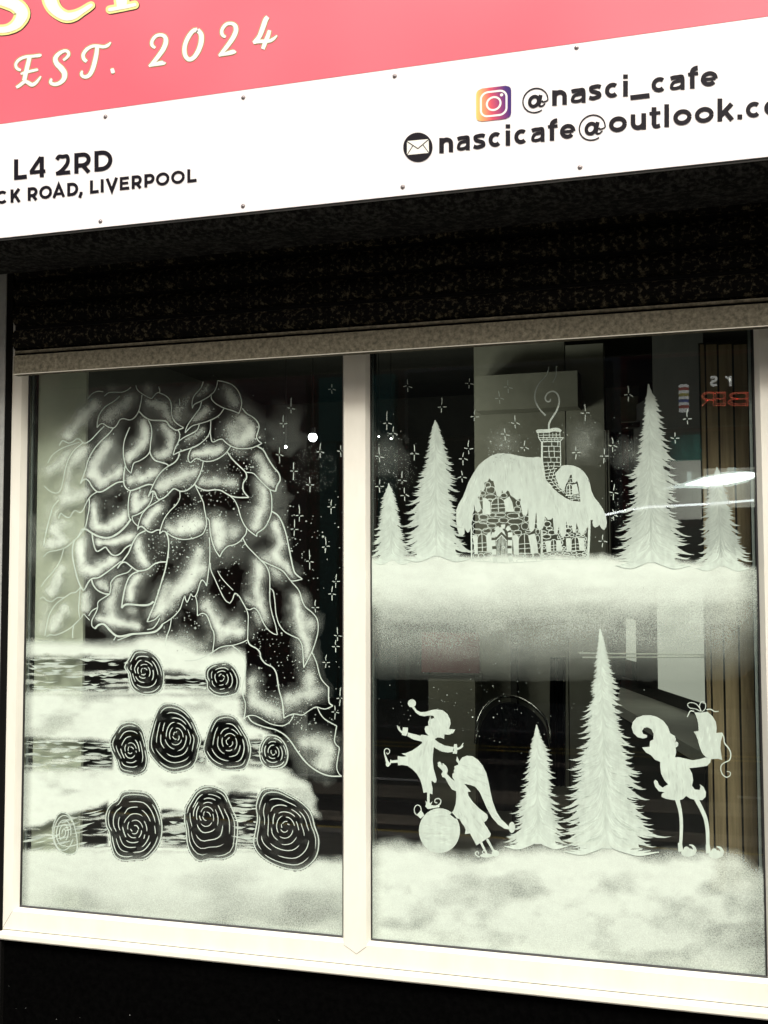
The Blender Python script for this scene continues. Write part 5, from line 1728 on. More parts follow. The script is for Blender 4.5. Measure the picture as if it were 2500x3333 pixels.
for ti, (z_, tip_, bx, by, prof, tone0, lab) in enumerate(TREES):
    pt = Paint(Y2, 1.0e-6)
    prof = [(tip_[1], tip_[0] - 4, tip_[0] + 4)] + prof
    ys = np.array([p[0] for p in prof]); lx = np.array([p[1] for p in prof]); rx = np.array([p[2] for p in prof])
    ax = lambda y: tip_[0] + (bx - tip_[0]) * (y - tip_[1]) / (by - tip_[1])
    L_ = lambda y: np.interp(y, ys, lx); R_ = lambda y: np.interp(y, ys, rx)
    yy = np.linspace(tip_[1], by - 6, 40)
    hgt = by - tip_[1]
    rn = random.Random(50 + ti)
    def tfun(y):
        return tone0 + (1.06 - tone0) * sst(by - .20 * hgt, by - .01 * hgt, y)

    def half(y, side):
        return (L_(y) if side < 0 else R_(y)) - ax(y)
    # pointed needle tufts in three passes, the back one greyer, over and under a plain body
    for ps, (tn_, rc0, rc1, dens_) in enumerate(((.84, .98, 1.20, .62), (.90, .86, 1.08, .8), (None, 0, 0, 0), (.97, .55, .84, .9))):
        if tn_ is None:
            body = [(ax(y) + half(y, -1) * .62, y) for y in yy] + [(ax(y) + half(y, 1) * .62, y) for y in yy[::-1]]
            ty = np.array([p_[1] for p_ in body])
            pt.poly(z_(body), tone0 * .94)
            pt.tn[-1] = tfun(ty) * .94
            continue
        y1 = tip_[1] + 40
        tier = {-1: rn.random(), 1: rn.random()}
        while y1 < by + 4:
            hw0 = max(14, abs(half(y1, -1)) + abs(half(y1, 1))) / 2
            for side in (-1, 1):
                yj = y1 + rn.uniform(-7, 7)
                reach = half(yj, side) * rn.uniform(rc0, rc1)
                if ps < 2:
                    reach *= .74 + .36 * tier[side]
                    tier[side] += (4.4 + hw0 * .034) / dens_ / (24 + hw0 * .17)
                    if tier[side] > 1:
                        tier[side] = rn.uniform(-.1, .15)
                hw = max(abs(reach), 8)
                y0 = max(tip_[1] + 4, yj - hw * rn.uniform(.55, .85) - 14)
                x0_ = ax(y0) + reach * rn.uniform(.06, .30)
                p1 = (ax(yj) + reach * rn.uniform(.52, .66), yj + hw * rn.uniform(-.03, .05))
                end = (ax(yj) + reach, yj - hw * rn.uniform(.00, .12))
                w = (9.5 + hw * .065) * rn.uniform(.75, 1.2)
                bz = [((1 - t) ** 2 * x0_ + 2 * t * (1 - t) * p1[0] + t * t * end[0], (1 - t) ** 2 * y0 + 2 * t * (1 - t) * p1[1] + t * t * end[1],
                       w * (.45 + 1.1 * t if t < .5 else (1 - (t - .5) / .5) ** .9 + .02)) for t in np.linspace(0, 1, 9)]
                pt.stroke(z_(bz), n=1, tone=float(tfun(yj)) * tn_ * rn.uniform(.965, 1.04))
            y1 += (4.4 + hw0 * .034) * rn.uniform(.8, 1.2) / dens_
    # brush streaks following the boughs, and the darker spine
    for i in range(int(hgt / 6)):
        y1 = tip_[1] + hgt * rn.uniform(.15, .97)
        side = rn.choice((-1, 1))
        hw = abs(half(y1, side)) * rn.uniform(.22, .80)
        y0 = y1 - hw * rn.uniform(.9, 1.5) - 14
        pts = [(ax(y0) + side * hw * .04, y0), (ax(y1) + side * hw * .34, (y0 + y1) / 2 + hw * .26), (ax(y1) + side * hw, y1)]
        pt.stroke(z_(pts), rn.uniform(4, 13) * z_.s, n=5, taper=.4, tone=float(tfun(y1)) * rn.choice((.88, .91, .97, 1.01, 1.05, 1.09)))
    for i in range(int(hgt / 34)):
        y0 = tip_[1] + hgt * rn.uniform(.22, .95)
        pt.stroke(z_([(ax(y0) + rn.uniform(-5, 5), y0), (ax(y0 + 30) + rn.uniform(-6, 6), y0 + 34)]), rn.uniform(4, 9) * z_.s, n=3, taper=.4, tone=tone0 * .80)
    # the skirt: broad swooping strokes that end on the snow
    for side in (-1, 1):
        for q in range(4):
            f_ = 1.0 - q * .16
            ee = half(by, side) * f_
            hw = abs(ee)
            pts = [(ax(by) + ee * .03, by - hw * (.34 + .08 * q), 10), (ax(by) + ee * .22, by - hw * .06 - q * 5, 26), (ax(by) + ee * .58, by + hw * .09 - q * 7, 30), (ax(by) + ee * 1.0, by + hw * .05 - q * 8, 6)]
            pt.stroke(z_(pts), n=6, tone=1.06 * (1.05, 1.0, 1.03, .98)[q])
    pt.stroke(z_([(tip_[0] - 1, tip_[1] - 5, 5), (tip_[0], tip_[1] + 10, 14), (ax(tip_[1] + 60), tip_[1] + 60, 22), (ax(tip_[1] + 110), tip_[1] + 110, 10)]), n=4, tone=tone0)
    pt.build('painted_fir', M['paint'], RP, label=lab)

# ------------------------------------------------------------------ right pane: snow banks
sp = Spray(RX0, RX1, 1.27, 1.72, Y1)
X, Y = sp.X, sp.Yp
n1 = vnoise(X, Y, 130, 60, 71) - .5
n2 = vnoise(X, Y, 40, 25, 72) - .5
topm = np.interp(X, [1200, 1260, 1420, 1520, 1600, 1800, 1960, 2040, 2150, 2300, 2420, 2500], [1832, 1830, 1820, 1826, 1826, 1826, 1826, 1834, 1842, 1846, 1856, 1880])
up = sst(topm - 30, topm - 2, Y + n2 * 14)
up *= 1 - .55 * sst(2380, 2470, X)
fall = np.interp(Y, [1820, 1850, 1900, 1945, 1990, 2040, 2110, 2170, 2230], [.97, .97, .93, .82, .55, .42, .24, .08, 0])
patch = vnoise(X, Y, 120, 60, 75, 3)
f = up * fall * (1 - .22 * sst(.45, .80, patch) * sst(1885, 1960, Y)) * (1 + .25 * n1)
f *= 1 - .6 * (1 - sst(1206, 1250, X)) * sst(1940, 2000, Y)
f *= 1 - .5 * sst(1980, 2090, Y) * sst(2330, 2460, X)
sp.add(f * 1.0)
sp.build('snow_bank', M['spray'], RP, 'sprayed snow bank under the cottage, thinning downwards')

sp = Spray(RX0, RX1, gz0 - .001, 1.02, Y1)
X, Y = sp.X, sp.Yp
n1 = vnoise(X, Y, 150, 80, 81) - .5
n2 = vnoise(X, Y, 50, 35, 82) - .5
topb = np.interp(X, [1200, 1300, 1400, 1500, 1560, 1640, 1760, 1900, 2000, 2110, 2200, 2300, 2400, 2500], [2756, 2748, 2762, 2790, 2790, 2768, 2752, 2768, 2752, 2790, 2786, 2776, 2788, 2850])
f = sst(topb - 34, topb + 34, Y + n2 * 26)
f *= .93 - .10 * sst(2900, 3100, Y) - .27 * sst(.46, .76, vnoise(X, Y, 170, 90, 83)) * sst(2780, 2840, Y) - .16 * sst(.5, .8, vnoise(X, Y, 70, 50, 84)) * sst(2800, 2880, Y)
f *= 1 - .5 * sst(2400, 2490, X + n1 * 60) * (1 - .5 * sst(2900, 3050, Y))
f *= 1 - .35 * (1 - sst(1208, 1250, X))
f *= 1 - .26 * sst(2150, 2480, X + n1 * 160) * sst(2860, 3080, Y + n1 * 90)
sp.add(f)
sp.build('snow_ground', M['spray'], RP, 'mottled sprayed snow along the bottom of the right pane')

# faint mist of spray in the sky above the cottage
sp = Spray(RX0, RX1, 1.66, 2.15, Y1 + .00004, .006)
X, Y = sp.X, sp.Yp
sp.blob([(1900, 1440)], 60, .16); sp.blob([(1640, 1440)], 45, .12); sp.blob([(2050, 1480)], 50, .12); sp.blob([(1260, 1480)], 70, .10)
sp.build('spray_mist', M['spray'], RP, 'thin mist of spray in the painted sky')

# ------------------------------------------------------------------ right pane: cottage
pt = Paint(Y2)
S1, S2 = ZS1, ZS2
tw = 1.0


def to1(p):
    return [(x + 1106, y) + tuple(r) for x, y, *r in p]


wl = 8.5 * S1.s
# stones as drawn rings
STL = [(440, 1440, 52, 58), (545, 1430, 68, 34), (680, 1400, 50, 28), (790, 1400, 76, 28), (980, 1410, 90, 38), (1090, 1395, 36, 38), (690, 1480, 88, 36), (835, 1475, 68, 36), (1010, 1492, 108, 40), (1165, 1455, 34, 44), (500, 1560, 108, 58), (670, 1555, 62, 30), (455, 1640, 62, 44), (600, 1625, 60, 34), (990, 1580, 72, 46), (1145, 1560, 50, 48), (1040, 1650, 58, 32), (1190, 1640, 40, 16), (440, 1990, 38, 36), (515, 1990, 42, 38), (605, 1975, 56, 32), (1080, 1985, 76, 38), (1200, 1985, 74, 36), (1310, 1990, 58, 42), (1325, 1740, 30, 48), (650, 1040, 66, 50), (610, 970, 38, 38), (650, 1140, 78, 36), (840, 1118, 48, 30), (640, 1195, 36, 28), (540, 1085, 36, 28), (512, 1160, 26, 36), (500, 1350, 40, 40), (1050, 1230, 32, 38), (1035, 1320, 48, 38), (1330, 1640, 28, 36), (1340, 1840, 26, 36), (395, 1860, 20, 48), (545, 1500, 56, 22), (450, 2045, 58, 18), (600, 2045, 58, 18), (1080, 2060, 58, 22), (1230, 2050, 88, 22), (395, 1760, 16, 40), (1300, 1560, 22, 40)]
rn = random.Random(9)
for x, y, rx, ry in STL:
    n_ = 11
    ph_ = rn.uniform(0, 6)
    o_ = []
    for i in range(n_):
        a = 2 * math.pi * i / n_
        e_ = 2.6
        cx_, sy_ = math.cos(a), math.sin(a)
        k = (abs(cx_) ** e_ + abs(sy_) ** e_) ** (-1 / e_) * rn.uniform(.92, 1.06)
        o_.append((x + rx * k * cx_, y + ry * k * sy_))
    pt.stroke(S1(o_), wl, n=3, closed=True)
# right wing: painted solid between stones, so draw filled mortar with the stones left out as thick rings
STR = [(360, 1530, 50, 40), (430, 1650, 58, 34), (350, 1710, 62, 32), (315, 1650, 32, 22), (665, 1625, 42, 34), (640, 1690, 36, 22), (715, 1690, 30, 22), (805, 1695, 34, 18), (875, 1695, 24, 14), (540, 1945, 42, 18), (440, 1960, 46, 18), (340, 1960, 42, 18), (640, 1965, 46, 18), (745, 1945, 42, 20), (830, 1980, 46, 26), (895, 1950, 30, 16), (430, 2005, 48, 20), (320, 2005, 28, 18), (720, 2005, 38, 14), (905, 1995, 18, 16), (600, 1870, 24, 18), (610, 1920, 26, 16), (575, 1740, 24, 18), (565, 1800, 20, 28), (315, 1805, 20, 22), (315, 1870, 20, 18), (905, 1830, 14, 38), (912, 1910, 12, 24), (912, 1745, 14, 28), (320, 1470, 20, 30), (390, 1590, 45, 24), (520, 1640, 20, 36), (525, 1720, 18, 22), (900, 1630, 20, 30), (790, 1640, 18, 30), (690, 1560, 35, 30), (640, 1560, 25, 30)]
for x, y, rx, ry in STR:
    pt.stroke(S2([(x + rx * math.cos(a) * rn.uniform(.94, 1.05), y + ry * math.sin(a)) for a in np.linspace(0, 2 * math.pi, 9, endpoint=False)]), 11 * S2.s, n=3, closed=True)
# corner posts
pt.line(S1([(372, 1540), (378, 2050)]), 20 * S1.s); pt.line(S1([(1386, 1610), (1386, 2045)]), 30 * S1.s, tone=.86)
pt.line(S2([(968, 1440), (962, 1700), (945, 2045)]), 34 * S2.s, tone=.95)
pt.line(S1([(370, 2060), (700, 2075), (900, 2090), (1400, 2060)]), 10 * S1.s)
pt.line(S2([(270, 2040), (950, 2030)]), 12 * S2.s)
# windows with shutters
def cot_window(z_, x0, x1, yt, yb, shutters, w=9, bars=(.52, .76)):
    cx_ = (x0 + x1) / 2
    ys_ = yt + (x1 - x0) * .55
    o_ = [(x0, yb), (x0 + 2, ys_)] + [(cx_ + (x1 - x0) / 2 * math.cos(a), ys_ - (ys_ - yt) * math.sin(a)) for a in np.linspace(math.pi, 0, 9)][1:-1] + [(x1 - 2, ys_), (x1, yb)]
    pt.line(z_(o_), w * z_.s, closed=True)
    pt.line(z_([(cx_ - 4, yt), (cx_ + 4, yb)]), w * 1.2 * z_.s)
    for b_ in bars:
        yy_ = yt + (yb - yt) * b_
        pt.line(z_([(x0, yy_ + 4), (x1, yy_ - 8)]), w * z_.s)
    for q in shutters:
        pt.poly(z_(q), tone=.97)


cot_window(S1, 457, 600, 1670, 1928, [[(388, 1688), (455, 1690), (462, 1830), (470, 1958), (420, 1965), (410, 1830)], [(582, 1690), (650, 1640), (662, 1800), (668, 1942), (605, 1930)]])
cot_window(S1, 1050, 1230, 1668, 1950, [[(968, 1695), (1010, 1685), (1052, 1700), (1058, 1975), (985, 1968)], [(1190, 1692), (1290, 1665), (1320, 1800), (1335, 1945), (1240, 1962)]])
cot_window(S1, 655, 865, 1150, 1358, [[(535, 1150), (590, 1160), (645, 1215), (650, 1392), (540, 1392)], [(838, 1185), (920, 1130), (965, 1220), (988, 1352), (870, 1352)]], bars=(.45, .72))
cot_window(S2, 408, 497, 1750, 1920, [[(333, 1772), (412, 1766), (405, 1932), (350, 1934)], [(488, 1762), (556, 1760), (580, 1915), (500, 1918)]], 10)
cot_window(S2, 705, 826, 1718, 1910, [[(628, 1735), (700, 1728), (706, 1930), (640, 1930)], [(800, 1722), (892, 1730), (900, 1912), (832, 1916)]], 9)
cot_window(S2, 640, 726, 955, 1110, [[(724, 962), (782, 948), (818, 1092), (735, 1102)]], 12)
for y, xa, xb in ((1118, 620, 838), (1142, 660, 838), (1170, 690, 838), (935, 655, 735), (880, 665, 715)):
    pt.line(S2([(xa, y + 3), (xb, y - 8)]), 10 * S2.s)
for x, y in ((700, 1118), (760, 1142), (800, 1118), (720, 1170), (810, 1170), (690, 900)):
    pt.line(S2([(x, y), (x + 2, y + 24)]), 9 * S2.s)
# door
for i, x in enumerate((738, 760, 778, 798, 818, 838, 858, 880)):
    yt = 1790 - 95 * (1 - abs(x - 808) / 78)
    pt.stroke(S1([(x, yt), (x + 5 + rn.uniform(-3, 3), 1900), (x + 8, 2095)]), 8 * S1.s, n=4, jag=.3)
pt.line(S1([(728, 1770), (808, 1690), (886, 1775)]), 12 * S1.s)
pt.ring(*S1([(835, 1865)])[0], 17 * S1.s, 17 * S1.s, 9 * S1.s, n=14)
# striped cane arch round the door
cane = smooth([(720, 2085), (704, 1990), (700, 1890), (690, 1780), (690, 1690), (735, 1610), (805, 1570), (870, 1570), (920, 1620), (932, 1700), (928, 1800), (925, 1900), (928, 1990), (950, 2090)], 10)
seg = len(cane)
i = 0
while i < seg - 3:
    j = min(i + 9, seg)
    pt.stroke(S1(cane[i:j]), 62 * S1.s, n=1, tone=.98)
    i += 12
pt.stroke(S1([(x - 30, y) for x, y in cane[:40]]), 8 * S1.s, n=1); pt.stroke(S1([(x + 32, y) for x, y in cane[80:]]), 8 * S1.s, n=1)
# bow over the door
pt.poly(S1([(750, 1590), (800, 1570), (850, 1640), (870, 1700), (805, 1640), (730, 1720), (690, 1660)]), tone=.97)
pt.build('painted_cottage', M['paint'], RP, label='painted stone cottage with arched windows and a plank door')

pt = Paint(Y3)
roof = [(155, 1330), (190, 1240), (250, 1140), (290, 1040), (330, 930), (400, 800), (480, 680), (560, 610), (650, 550), (740, 515), (830, 508), (940, 520), (1050, 545), (1160, 565), (1260, 570), (1340, 560), (1385, 575), (1402, 660), (1422, 780), (1445, 890), (1490, 955)] + \
    to1([(440, 1010), (520, 1082), (620, 1152), (720, 1195), (838, 1207), (828, 1100), (808, 965), (790, 905), (757, 938), (722, 922), (712, 818), (692, 820), (662, 900), (630, 960), (605, 1042), (562, 1030), (522, 960), (488, 880), (470, 800),
         (510, 760), (570, 690), (640, 678), (740, 688), (820, 720), (890, 780), (945, 860), (975, 950), (995, 1050), (1040, 1150), (1100, 1220), (1160, 1310), (1200, 1400), (1218, 1500), (1205, 1580), (1175, 1615), (1140, 1590), (1110, 1540), (1090, 1562), (1050, 1580), (1020, 1555), (1010, 1510), (1016, 1470), (980, 1468), (960, 1550), (920, 1600), (885, 1672), (850, 1690), (820, 1650), (800, 1570), (780, 1510), (775, 1600), (760, 1650), (735, 1655), (720, 1610), (715, 1550), (690, 1562), (640, 1520), (632, 1480), (632, 1640), (620, 1700), (590, 1722), (550, 1700), (540, 1620), (520, 1570), (510, 1640), (490, 1690), (460, 1660), (450, 1560), (440, 1440), (410, 1465), (370, 1470), (340, 1430), (325, 1420), (320, 1540), (290, 1600), (250, 1617), (215, 1590)]) + \
    [(1310, 1360), (1300, 1400), (1286, 1560), (1270, 1620), (1235, 1645), (1205, 1610), (1198, 1500), (1190, 1290), (1180, 1380), (1150, 1415), (1110, 1390), (1088, 1280), (1080, 1160), (1050, 1182), (1020, 1180), (985, 1150), (940, 1120), (915, 1060), (890, 1045), (870, 1080), (830, 1080), (815, 1040), (805, 1110), (775, 1140), (740, 1125), (720, 1050), (705, 970), (690, 910), (660, 905), (630, 870), (610, 915), (560, 935), (570, 1010), (545, 1060), (505, 1045), (500, 1120), (465, 1140), (490, 1195), (515, 1290), (500, 1345), (465, 1362), (432, 1335), (410, 1240), (415, 1330), (390, 1390), (385, 1480), (370, 1560), (345, 1640), (320, 1655), (290, 1620), (277, 1580), (275, 1670), (240, 1705), (200, 1690), (170, 1600), (155, 1480)]
pt.poly(S1(roof), tone=.93)
for i in range(150):
    x = rn.uniform(180, 2250)
    ytop = np.interp(x, [160, 300, 500, 830, 1380, 1560, 1800, 2080, 2300], [1400, 1050, 720, 560, 640, 1120, 1240, 1240, 1480])
    y0 = ytop + rn.uniform(10, 420) * rn.random()
    L_ = rn.uniform(50, 170)
    sl_ = np.interp(x, [160, 500, 1000, 2300], [-.45, -.3, .08, .3])
    poly_in = inside(np.array(roof), np.array([x, x + sl_ * L_]), np.array([y0, y0 + L_]))
    if poly_in.all():
        pt.stroke(S1([(x, y0), (x + sl_ * L_ * .5, y0 + L_ * .5), (x + sl_ * L_, y0 + L_)]), rn.uniform(8, 24) * S1.s, n=3, taper=.4, tone=rn.choice((.80, .86, .90, 1.0, 1.03)))
pt.build('roof_snow', M['paint'], RP, label='thick snow dripping over the roof of the painted cottage')

pt = Paint(Y2)
pt.stroke(S2([(285, 335), (285, 600), (312, 780), (335, 900), (430, 1000)]), 26 * S2.s, n=5)
pt.stroke(S2([(548, 335), (552, 560), (552, 700)]), 14 * S2.s, n=4)
pt.stroke(S2([(205, 205, 40), (240, 192, 50), (380, 188, 52), (440, 172, 50), (510, 172, 54), (560, 195, 36)]), n=4)
pt.line(S2([(228, 215), (235, 285), (270, 340), (548, 335), (592, 288), (545, 285), (540, 215)]), 12 * S2.s)
pt.line(S2([(235, 285), (545, 285)]), 10 * S2.s)
for x in (305, 390, 440, 490):
    pt.line(S2([(x, 215), (x, 280)]), 9 * S2.s)
for x in (300, 355, 415, 465, 510):
    pt.line(S2([(x, 285), (x + 4, 335)]), 9 * S2.s)
pt.line(S2([(245, 250), (535, 246)]), 8 * S2.s)
pt.line(S2([(245, 312), (560, 308)]), 8 * S2.s)
rows = [(345, 300, 545), (410, 300, 547), (485, 302, 550), (565, 304, 550), (640, 306, 550), (695, 312, 550), (745, 318, 500), (790, 322, 470), (835, 328, 478), (880, 345, 490), (925, 385, 510), (970, 430, 540), (1010, 470, 575), (1050, 520, 620), (1090, 560, 640)]
for (ya, xa, xb), (yb, xc, xd) in zip(rows, rows[1:]):
    pt.stroke(S2([(xa, ya + (10 if ya > 700 else 0)), ((xa + xb) / 2, ya + rn.uniform(-4, 4)), (xb, ya - (16 if ya > 700 else -2))]), 10 * S2.s, n=4)
    for u in ((.30, .64) if rn.random() < .5 else (.46, .8)):
        u += rn.uniform(-.06, .06)
        pt.line(S2([(xa + (xb - xa) * u, ya), (xc + (xd - xc) * u, yb)]), 10 * S2.s)
pt.build('painted_chimney', M['paint'], RP, label='tall crooked brick chimney of the painted cottage')
pt = Paint(Y2)
pt.stroke(ZI([(1438, 705, 13), (1440, 660, 13), (1465, 612, 13), (1500, 555, 13), (1518, 490, 13), (1505, 435, 12), (1470, 412, 11), (1430, 425, 11), (1410, 460, 11), (1420, 488, 11), (1445, 488, 10), (1450, 470, 8)]), tone=.85, n=5)
pt.stroke(ZI([(1412, 598, 12), (1360, 540, 12), (1330, 470, 11), (1338, 400, 10), (1370, 340, 9), (1410, 300, 8), (1432, 255, 7), (1435, 222, 6)]), tone=.6, n=5)
pt.stroke(ZI([(1495, 215, 8), (1492, 290, 8), (1468, 345, 7)]), tone=.5, n=5)
pt.build('painted_smoke', M['paint'], RP, label='curling lines of smoke over the painted chimney')

# ------------------------------------------------------------------ right pane: elves
def build_fig(name, fn, label, streak=None):
    pt = Paint(Y2)
    fn(pt)
    pt.build(name, M['paint'], RP, label=label)


def brushmarks(pt, z_, poly, n_, ang, seed):
    rn = random.Random(seed)
    p = np.array(poly, float)
    x0, y0, x1, y1 = *p.min(0), *p.max(0)
    k = 0
    for _ in range(n_ * 8):
        if k >= n_:
            break
        x, y = rn.uniform(x0, x1), rn.uniform(y0, y1)
        L_ = rn.uniform(40, 150)
        a = ang + rn.uniform(-.25, .25)
        q = np.array([(x, y), (x + L_ * math.cos(a) * .5, y + L_ * math.sin(a) * .5), (x + L_ * math.cos(a), y + L_ * math.sin(a))])
        if inside(p, q[:, 0], q[:, 1]).all():
            pt.stroke(z_([tuple(v) for v in q]), rn.uniform(8, 26) * z_.s, n=3, taper=.4, tone=rn.choice((.84, .88, .92, 1.02, 1.05)))
            k += 1


def elf1(pt):
    s = ZM.s
    hat = [(495, 270), (520, 305), (560, 325), (620, 322), (680, 302), (740, 295), (800, 305), (850, 345), (880, 400), (885, 450), (868, 508), (900, 510), (935, 512), (915, 550), (870, 568), (818, 566), (815, 615), (780, 600), (745, 598), (720, 610), (690, 620), (660, 600), (640, 570), (615, 545), (605, 510), (610, 480), (645, 472), (643, 430), (655, 402), (700, 392), (712, 390), (700, 365), (660, 360), (600, 370), (550, 360), (510, 330), (480, 290), (468, 270)]
    body = [(720, 610), (705, 700), (695, 780), (692, 850), (700, 930), (720, 1000), (735, 1050), (728, 1080), (715, 1090), (690, 1070), (678, 1065), (680, 1100), (690, 1150), (690, 1210), (660, 1205), (620, 1190), (593, 1198), (580, 1130), (560, 1060), (520, 990), (470, 940), (420, 905), (360, 895), (318, 900), (313, 850), (315, 800), (370, 808), (410, 800), (355, 772), (400, 768), (470, 740), (530, 700), (590, 650), (560, 640), (480, 620), (420, 585), (425, 545), (490, 562), (560, 580), (565, 570), (600, 572), (650, 580), (690, 600)]
    pt.poly(ZM(body), .98); pt.poly(ZM(hat), .96)
    pt.disc(*ZM([(467, 230)])[0], 44 * s, 43 * s, tone=.95)
    pt.poly(ZM([(370, 490), (425, 492), (423, 545), (405, 583), (358, 572), (362, 535)]), .99)
    pt.stroke(ZM([(365, 545, 24), (335, 520, 17), (320, 500, 12), (308, 468, 7)]), n=3); pt.stroke(ZM([(338, 518, 12), (334, 500, 9), (324, 480, 7)]), n=3)
    pt.poly(ZM([(715, 620), (760, 655), (820, 685), (900, 700), (922, 700), (908, 755), (850, 762), (790, 750), (740, 725), (700, 700)]), .97)
    pt.poly(ZM([(922, 672), (952, 670), (958, 705), (955, 775), (908, 772), (908, 755), (920, 740)]), .99)
    pt.stroke(ZM([(955, 722, 26), (985, 712, 19), (1005, 690, 13), (1022, 658, 7)]), n=3); pt.stroke(ZM([(985, 715, 16), (1008, 702, 12), (1022, 688, 8)]), n=3)
    pt.stroke(ZM([(318, 855, 30), (235, 862, 28)]), n=1)
    pt.disc(*ZM([(207, 885)])[0], 22 * s, 29 * s); pt.stroke(ZM([(240, 838, 10), (232, 892, 10)]), n=1)
    pt.stroke(ZM([(205, 880, 30), (190, 830, 22), (172, 775, 13), (172, 735, 10), (195, 718, 9), (222, 730, 9), (225, 760, 9), (205, 778, 9), (193, 762, 8)]), n=4)
    pt.stroke(ZM([(645, 1195, 28), (645, 1295, 26)]), n=1)
    pt.poly(ZM([(612, 1278), (632, 1300), (650, 1283), (665, 1310), (690, 1285), (672, 1330), (720, 1335), (765, 1325), (765, 1352), (700, 1362), (640, 1372), (612, 1345), (620, 1310)]))
    pt.stroke(ZM([(740, 1340, 20), (775, 1310, 13), (778, 1275, 11), (750, 1257, 10), (718, 1270, 9), (718, 1300, 9), (742, 1305, 8)]), n=4)
    brushmarks(pt, ZM, body, 26, 1.75, 3); brushmarks(pt, ZM, hat, 14, 1.4, 4)


def bauble(pt):
    s = ZM.s
    el = [(765 + 222 * math.cos(a), 1605 + 242 * math.sin(a)) for a in np.linspace(0, 2 * math.pi, 40, endpoint=False)]
    pt.poly(ZM(el), .95)
    pt.poly(ZM([(528, 1425), (565, 1383), (590, 1415), (600, 1440), (560, 1475), (525, 1440)]), .98)
    pt.ring(*ZM([(530, 1382)])[0], 38 * s, 54 * s, 10 * s, n=22)
    brushmarks(pt, ZM, el, 60, .05, 5)


def elf2(pt):
    s = ZM.s
    hat = [(985, 850), (1010, 815), (1060, 795), (1120, 800), (1180, 840), (1230, 900), (1270, 980), (1295, 1080), (1315, 1180), (1340, 1290), (1380, 1400), (1430, 1480), (1510, 1555), (1520, 1590), (1470, 1585), (1400, 1540), (1330, 1460), (1280, 1370), (1240, 1280), (1200, 1190), (1150, 1130), (1090, 1110), (1035, 1100), (985, 1090), (940, 1085), (905, 1030), (905, 990), (925, 980), (918, 955), (930, 940), (925, 910), (965, 895), (970, 880), (945, 850), (955, 800), (968, 830), (980, 855)]
    body = [(940, 1080), (1010, 1075), (1060, 1130), (1105, 1183), (1070, 1187), (1080, 1230), (1130, 1300), (1200, 1370), (1280, 1430), (1290, 1465), (1270, 1500), (1240, 1515), (1280, 1570), (1320, 1640), (1310, 1670), (1165, 1765), (1130, 1700), (1095, 1635), (1040, 1642), (1050, 1580), (1010, 1530), (980, 1475), (935, 1475), (880, 1430), (915, 1390), (940, 1320), (947, 1230), (945, 1180), (900, 1160), (860, 1100), (830, 1040), (815, 1030), (795, 1025), (785, 990), (800, 970), (790, 950), (750, 910), (745, 870), (765, 858), (785, 875), (792, 905), (800, 875), (814, 882), (815, 905), (828, 895), (850, 930), (857, 955), (845, 990), (880, 1030)]
    pt.poly(ZM(body), .97); pt.poly(ZM(hat), .99)
    pt.disc(*ZM([(1548, 1570)])[0], 35 * s, 60 * s, tone=.96)
    pt.stroke(ZM([(1212, 1730, 26), (1275, 1855, 22)]), n=1); pt.stroke(ZM([(1278, 1695, 26), (1352, 1830, 22)]), n=1)
    pt.disc(*ZM([(1370, 1850)])[0], 40 * s, 36 * s); pt.disc(*ZM([(1275, 1874)])[0], 72 * s, 22 * s)
    pt.stroke(ZM([(1200, 1890, 16), (1165, 1874, 11), (1152, 1850, 10), (1168, 1830, 9), (1190, 1842, 8), (1184, 1860, 7)]), n=4)
    pt.stroke(ZM([(1270, 1862, 12), (1238, 1852, 10), (1228, 1832, 9), (1248, 1818, 8)]), n=4)
    brushmarks(pt, ZM, body, 40, 1.05, 6); brushmarks(pt, ZM, hat, 30, .5, 7)


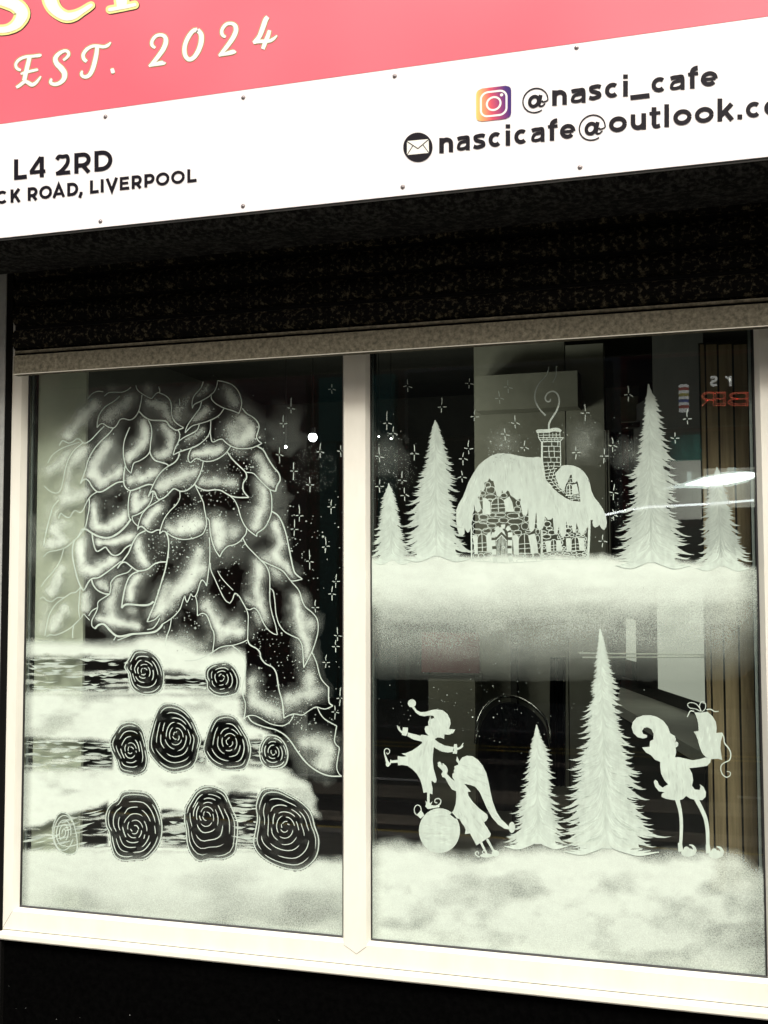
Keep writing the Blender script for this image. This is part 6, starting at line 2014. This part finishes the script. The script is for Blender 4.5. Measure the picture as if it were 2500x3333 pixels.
def elf3(pt):
    s = ZO.s
    head = [(355, 575), (350, 600), (310, 610), (250, 595), (205, 550), (186, 490), (200, 430), (240, 385), (310, 360), (390, 358), (460, 375), (530, 420), (575, 480), (605, 555), (650, 580), (665, 620), (655, 660), (670, 640), (690, 660), (688, 690), (660, 710), (668, 760), (655, 810), (620, 830), (560, 850), (495, 862), (440, 840), (395, 790), (340, 760), (298, 705), (380, 700), (385, 640), (420, 620), (425, 560), (400, 510), (360, 488), (320, 495), (298, 530), (310, 560), (335, 568)]
    body = [(495, 855), (560, 845), (640, 812), (700, 812), (780, 830), (850, 845), (930, 830), (975, 815), (1045, 830), (1035, 870), (1000, 905), (920, 918), (810, 930), (840, 990), (850, 1060), (838, 1120), (870, 1160), (920, 1165), (930, 1130), (920, 1103), (960, 1130), (990, 1190), (985, 1240), (950, 1275), (880, 1275), (820, 1260), (775, 1230), (740, 1265), (690, 1280), (640, 1275), (560, 1262), (510, 1240), (510, 1210), (540, 1190), (480, 1180), (440, 1130), (425, 1080), (440, 1055), (465, 1070), (480, 1110), (520, 1140), (580, 1105), (540, 1060), (505, 990), (495, 920)]
    pt.poly(ZO(body), .97); pt.poly(ZO(head), .98)
    pt.stroke(ZO([(680, 1270, 50), (710, 1390, 38), (722, 1500, 36), (722, 1640, 34), (712, 1800, 34)]), n=5)
    pt.stroke(ZO([(885, 1265, 48), (945, 1380, 44), (985, 1480, 42), (1005, 1600, 40), (1010, 1770, 38)]), n=5)
    for dx, dy, k in ((0, 0, 1.0), (300, 20, .97)):
        m_ = lambda p: ZO([(712 + (x - 712) * k + dx, y + dy) + tuple(r) for x, y, *r in p])
        pt.stroke(m_([(708, 1735, 44), (716, 1830, 54)]), n=1)
        q = m_([(795, 1842)])[0]; pt.disc(*q, 74 * s * k, 46 * s)
        q = m_([(778, 1805)])[0]; pt.disc(*q, 30 * s, 28 * s)
        pt.stroke(m_([(845, 1858, 56), (868, 1812, 38), (845, 1770, 24), (808, 1758, 8)]), n=4)
    brushmarks(pt, ZO, body, 30, 1.5, 8); brushmarks(pt, ZO, head, 24, 1.45, 9)


def sack(pt):
    sk = [(862, 325), (930, 330), (1005, 320), (1060, 370), (1095, 430), (1105, 500), (1100, 550), (1160, 545), (1175, 560), (1150, 640), (1145, 720), (1155, 790), (1165, 842), (1120, 828), (1050, 832), (990, 815), (950, 770), (920, 700), (900, 620), (880, 570), (855, 535), (910, 530), (908, 470), (895, 400), (875, 350)]
    pt.poly(ZO(sk), .90)
    brushmarks(pt, ZO, sk, 30, 1.5, 12)
    k = .88
    pt.stroke(ZO([(930, 318, 9), (880, 292, 9), (812, 278, 9), (790, 242, 9), (820, 222, 9), (880, 235, 9), (920, 280, 9), (932, 318, 9)]), n=4, tone=k)
    pt.stroke(ZO([(940, 318, 9), (920, 270, 9), (930, 225, 9), (960, 212, 9), (985, 240, 9), (980, 290, 9), (948, 320, 9)]), n=4, tone=k)
    pt.stroke(ZO([(862, 318, 11), (822, 312, 11), (802, 345, 10), (786, 378, 8)]), n=4); pt.stroke(ZO([(995, 298, 11), (1040, 294, 11), (1082, 318, 10), (1126, 316, 8)]), n=4)
    pt.stroke(ZO([(1160, 548, 10), (1182, 600, 10), (1190, 660, 12), (1230, 710, 13), (1256, 770, 13), (1245, 840, 12), (1190, 870, 11), (1155, 900, 10), (1150, 950, 10), (1170, 1000, 10), (1210, 1028, 10), (1248, 1010, 9), (1250, 975, 8), (1215, 965, 7)]), n=5)


build_fig('painted_bauble', bauble, 'large round painted bauble with a ring on top')
build_fig('painted_elf', elf1, 'painted elf balancing on the bauble with arms spread')
build_fig('painted_elf', elf2, 'painted elf in a long pointed hat leaning against the bauble')
build_fig('painted_elf', elf3, 'painted elf with a curled hat standing on thin legs at the right')
build_fig('painted_gift', sack, 'painted gift sack tied with a bow, held up by the right elf')
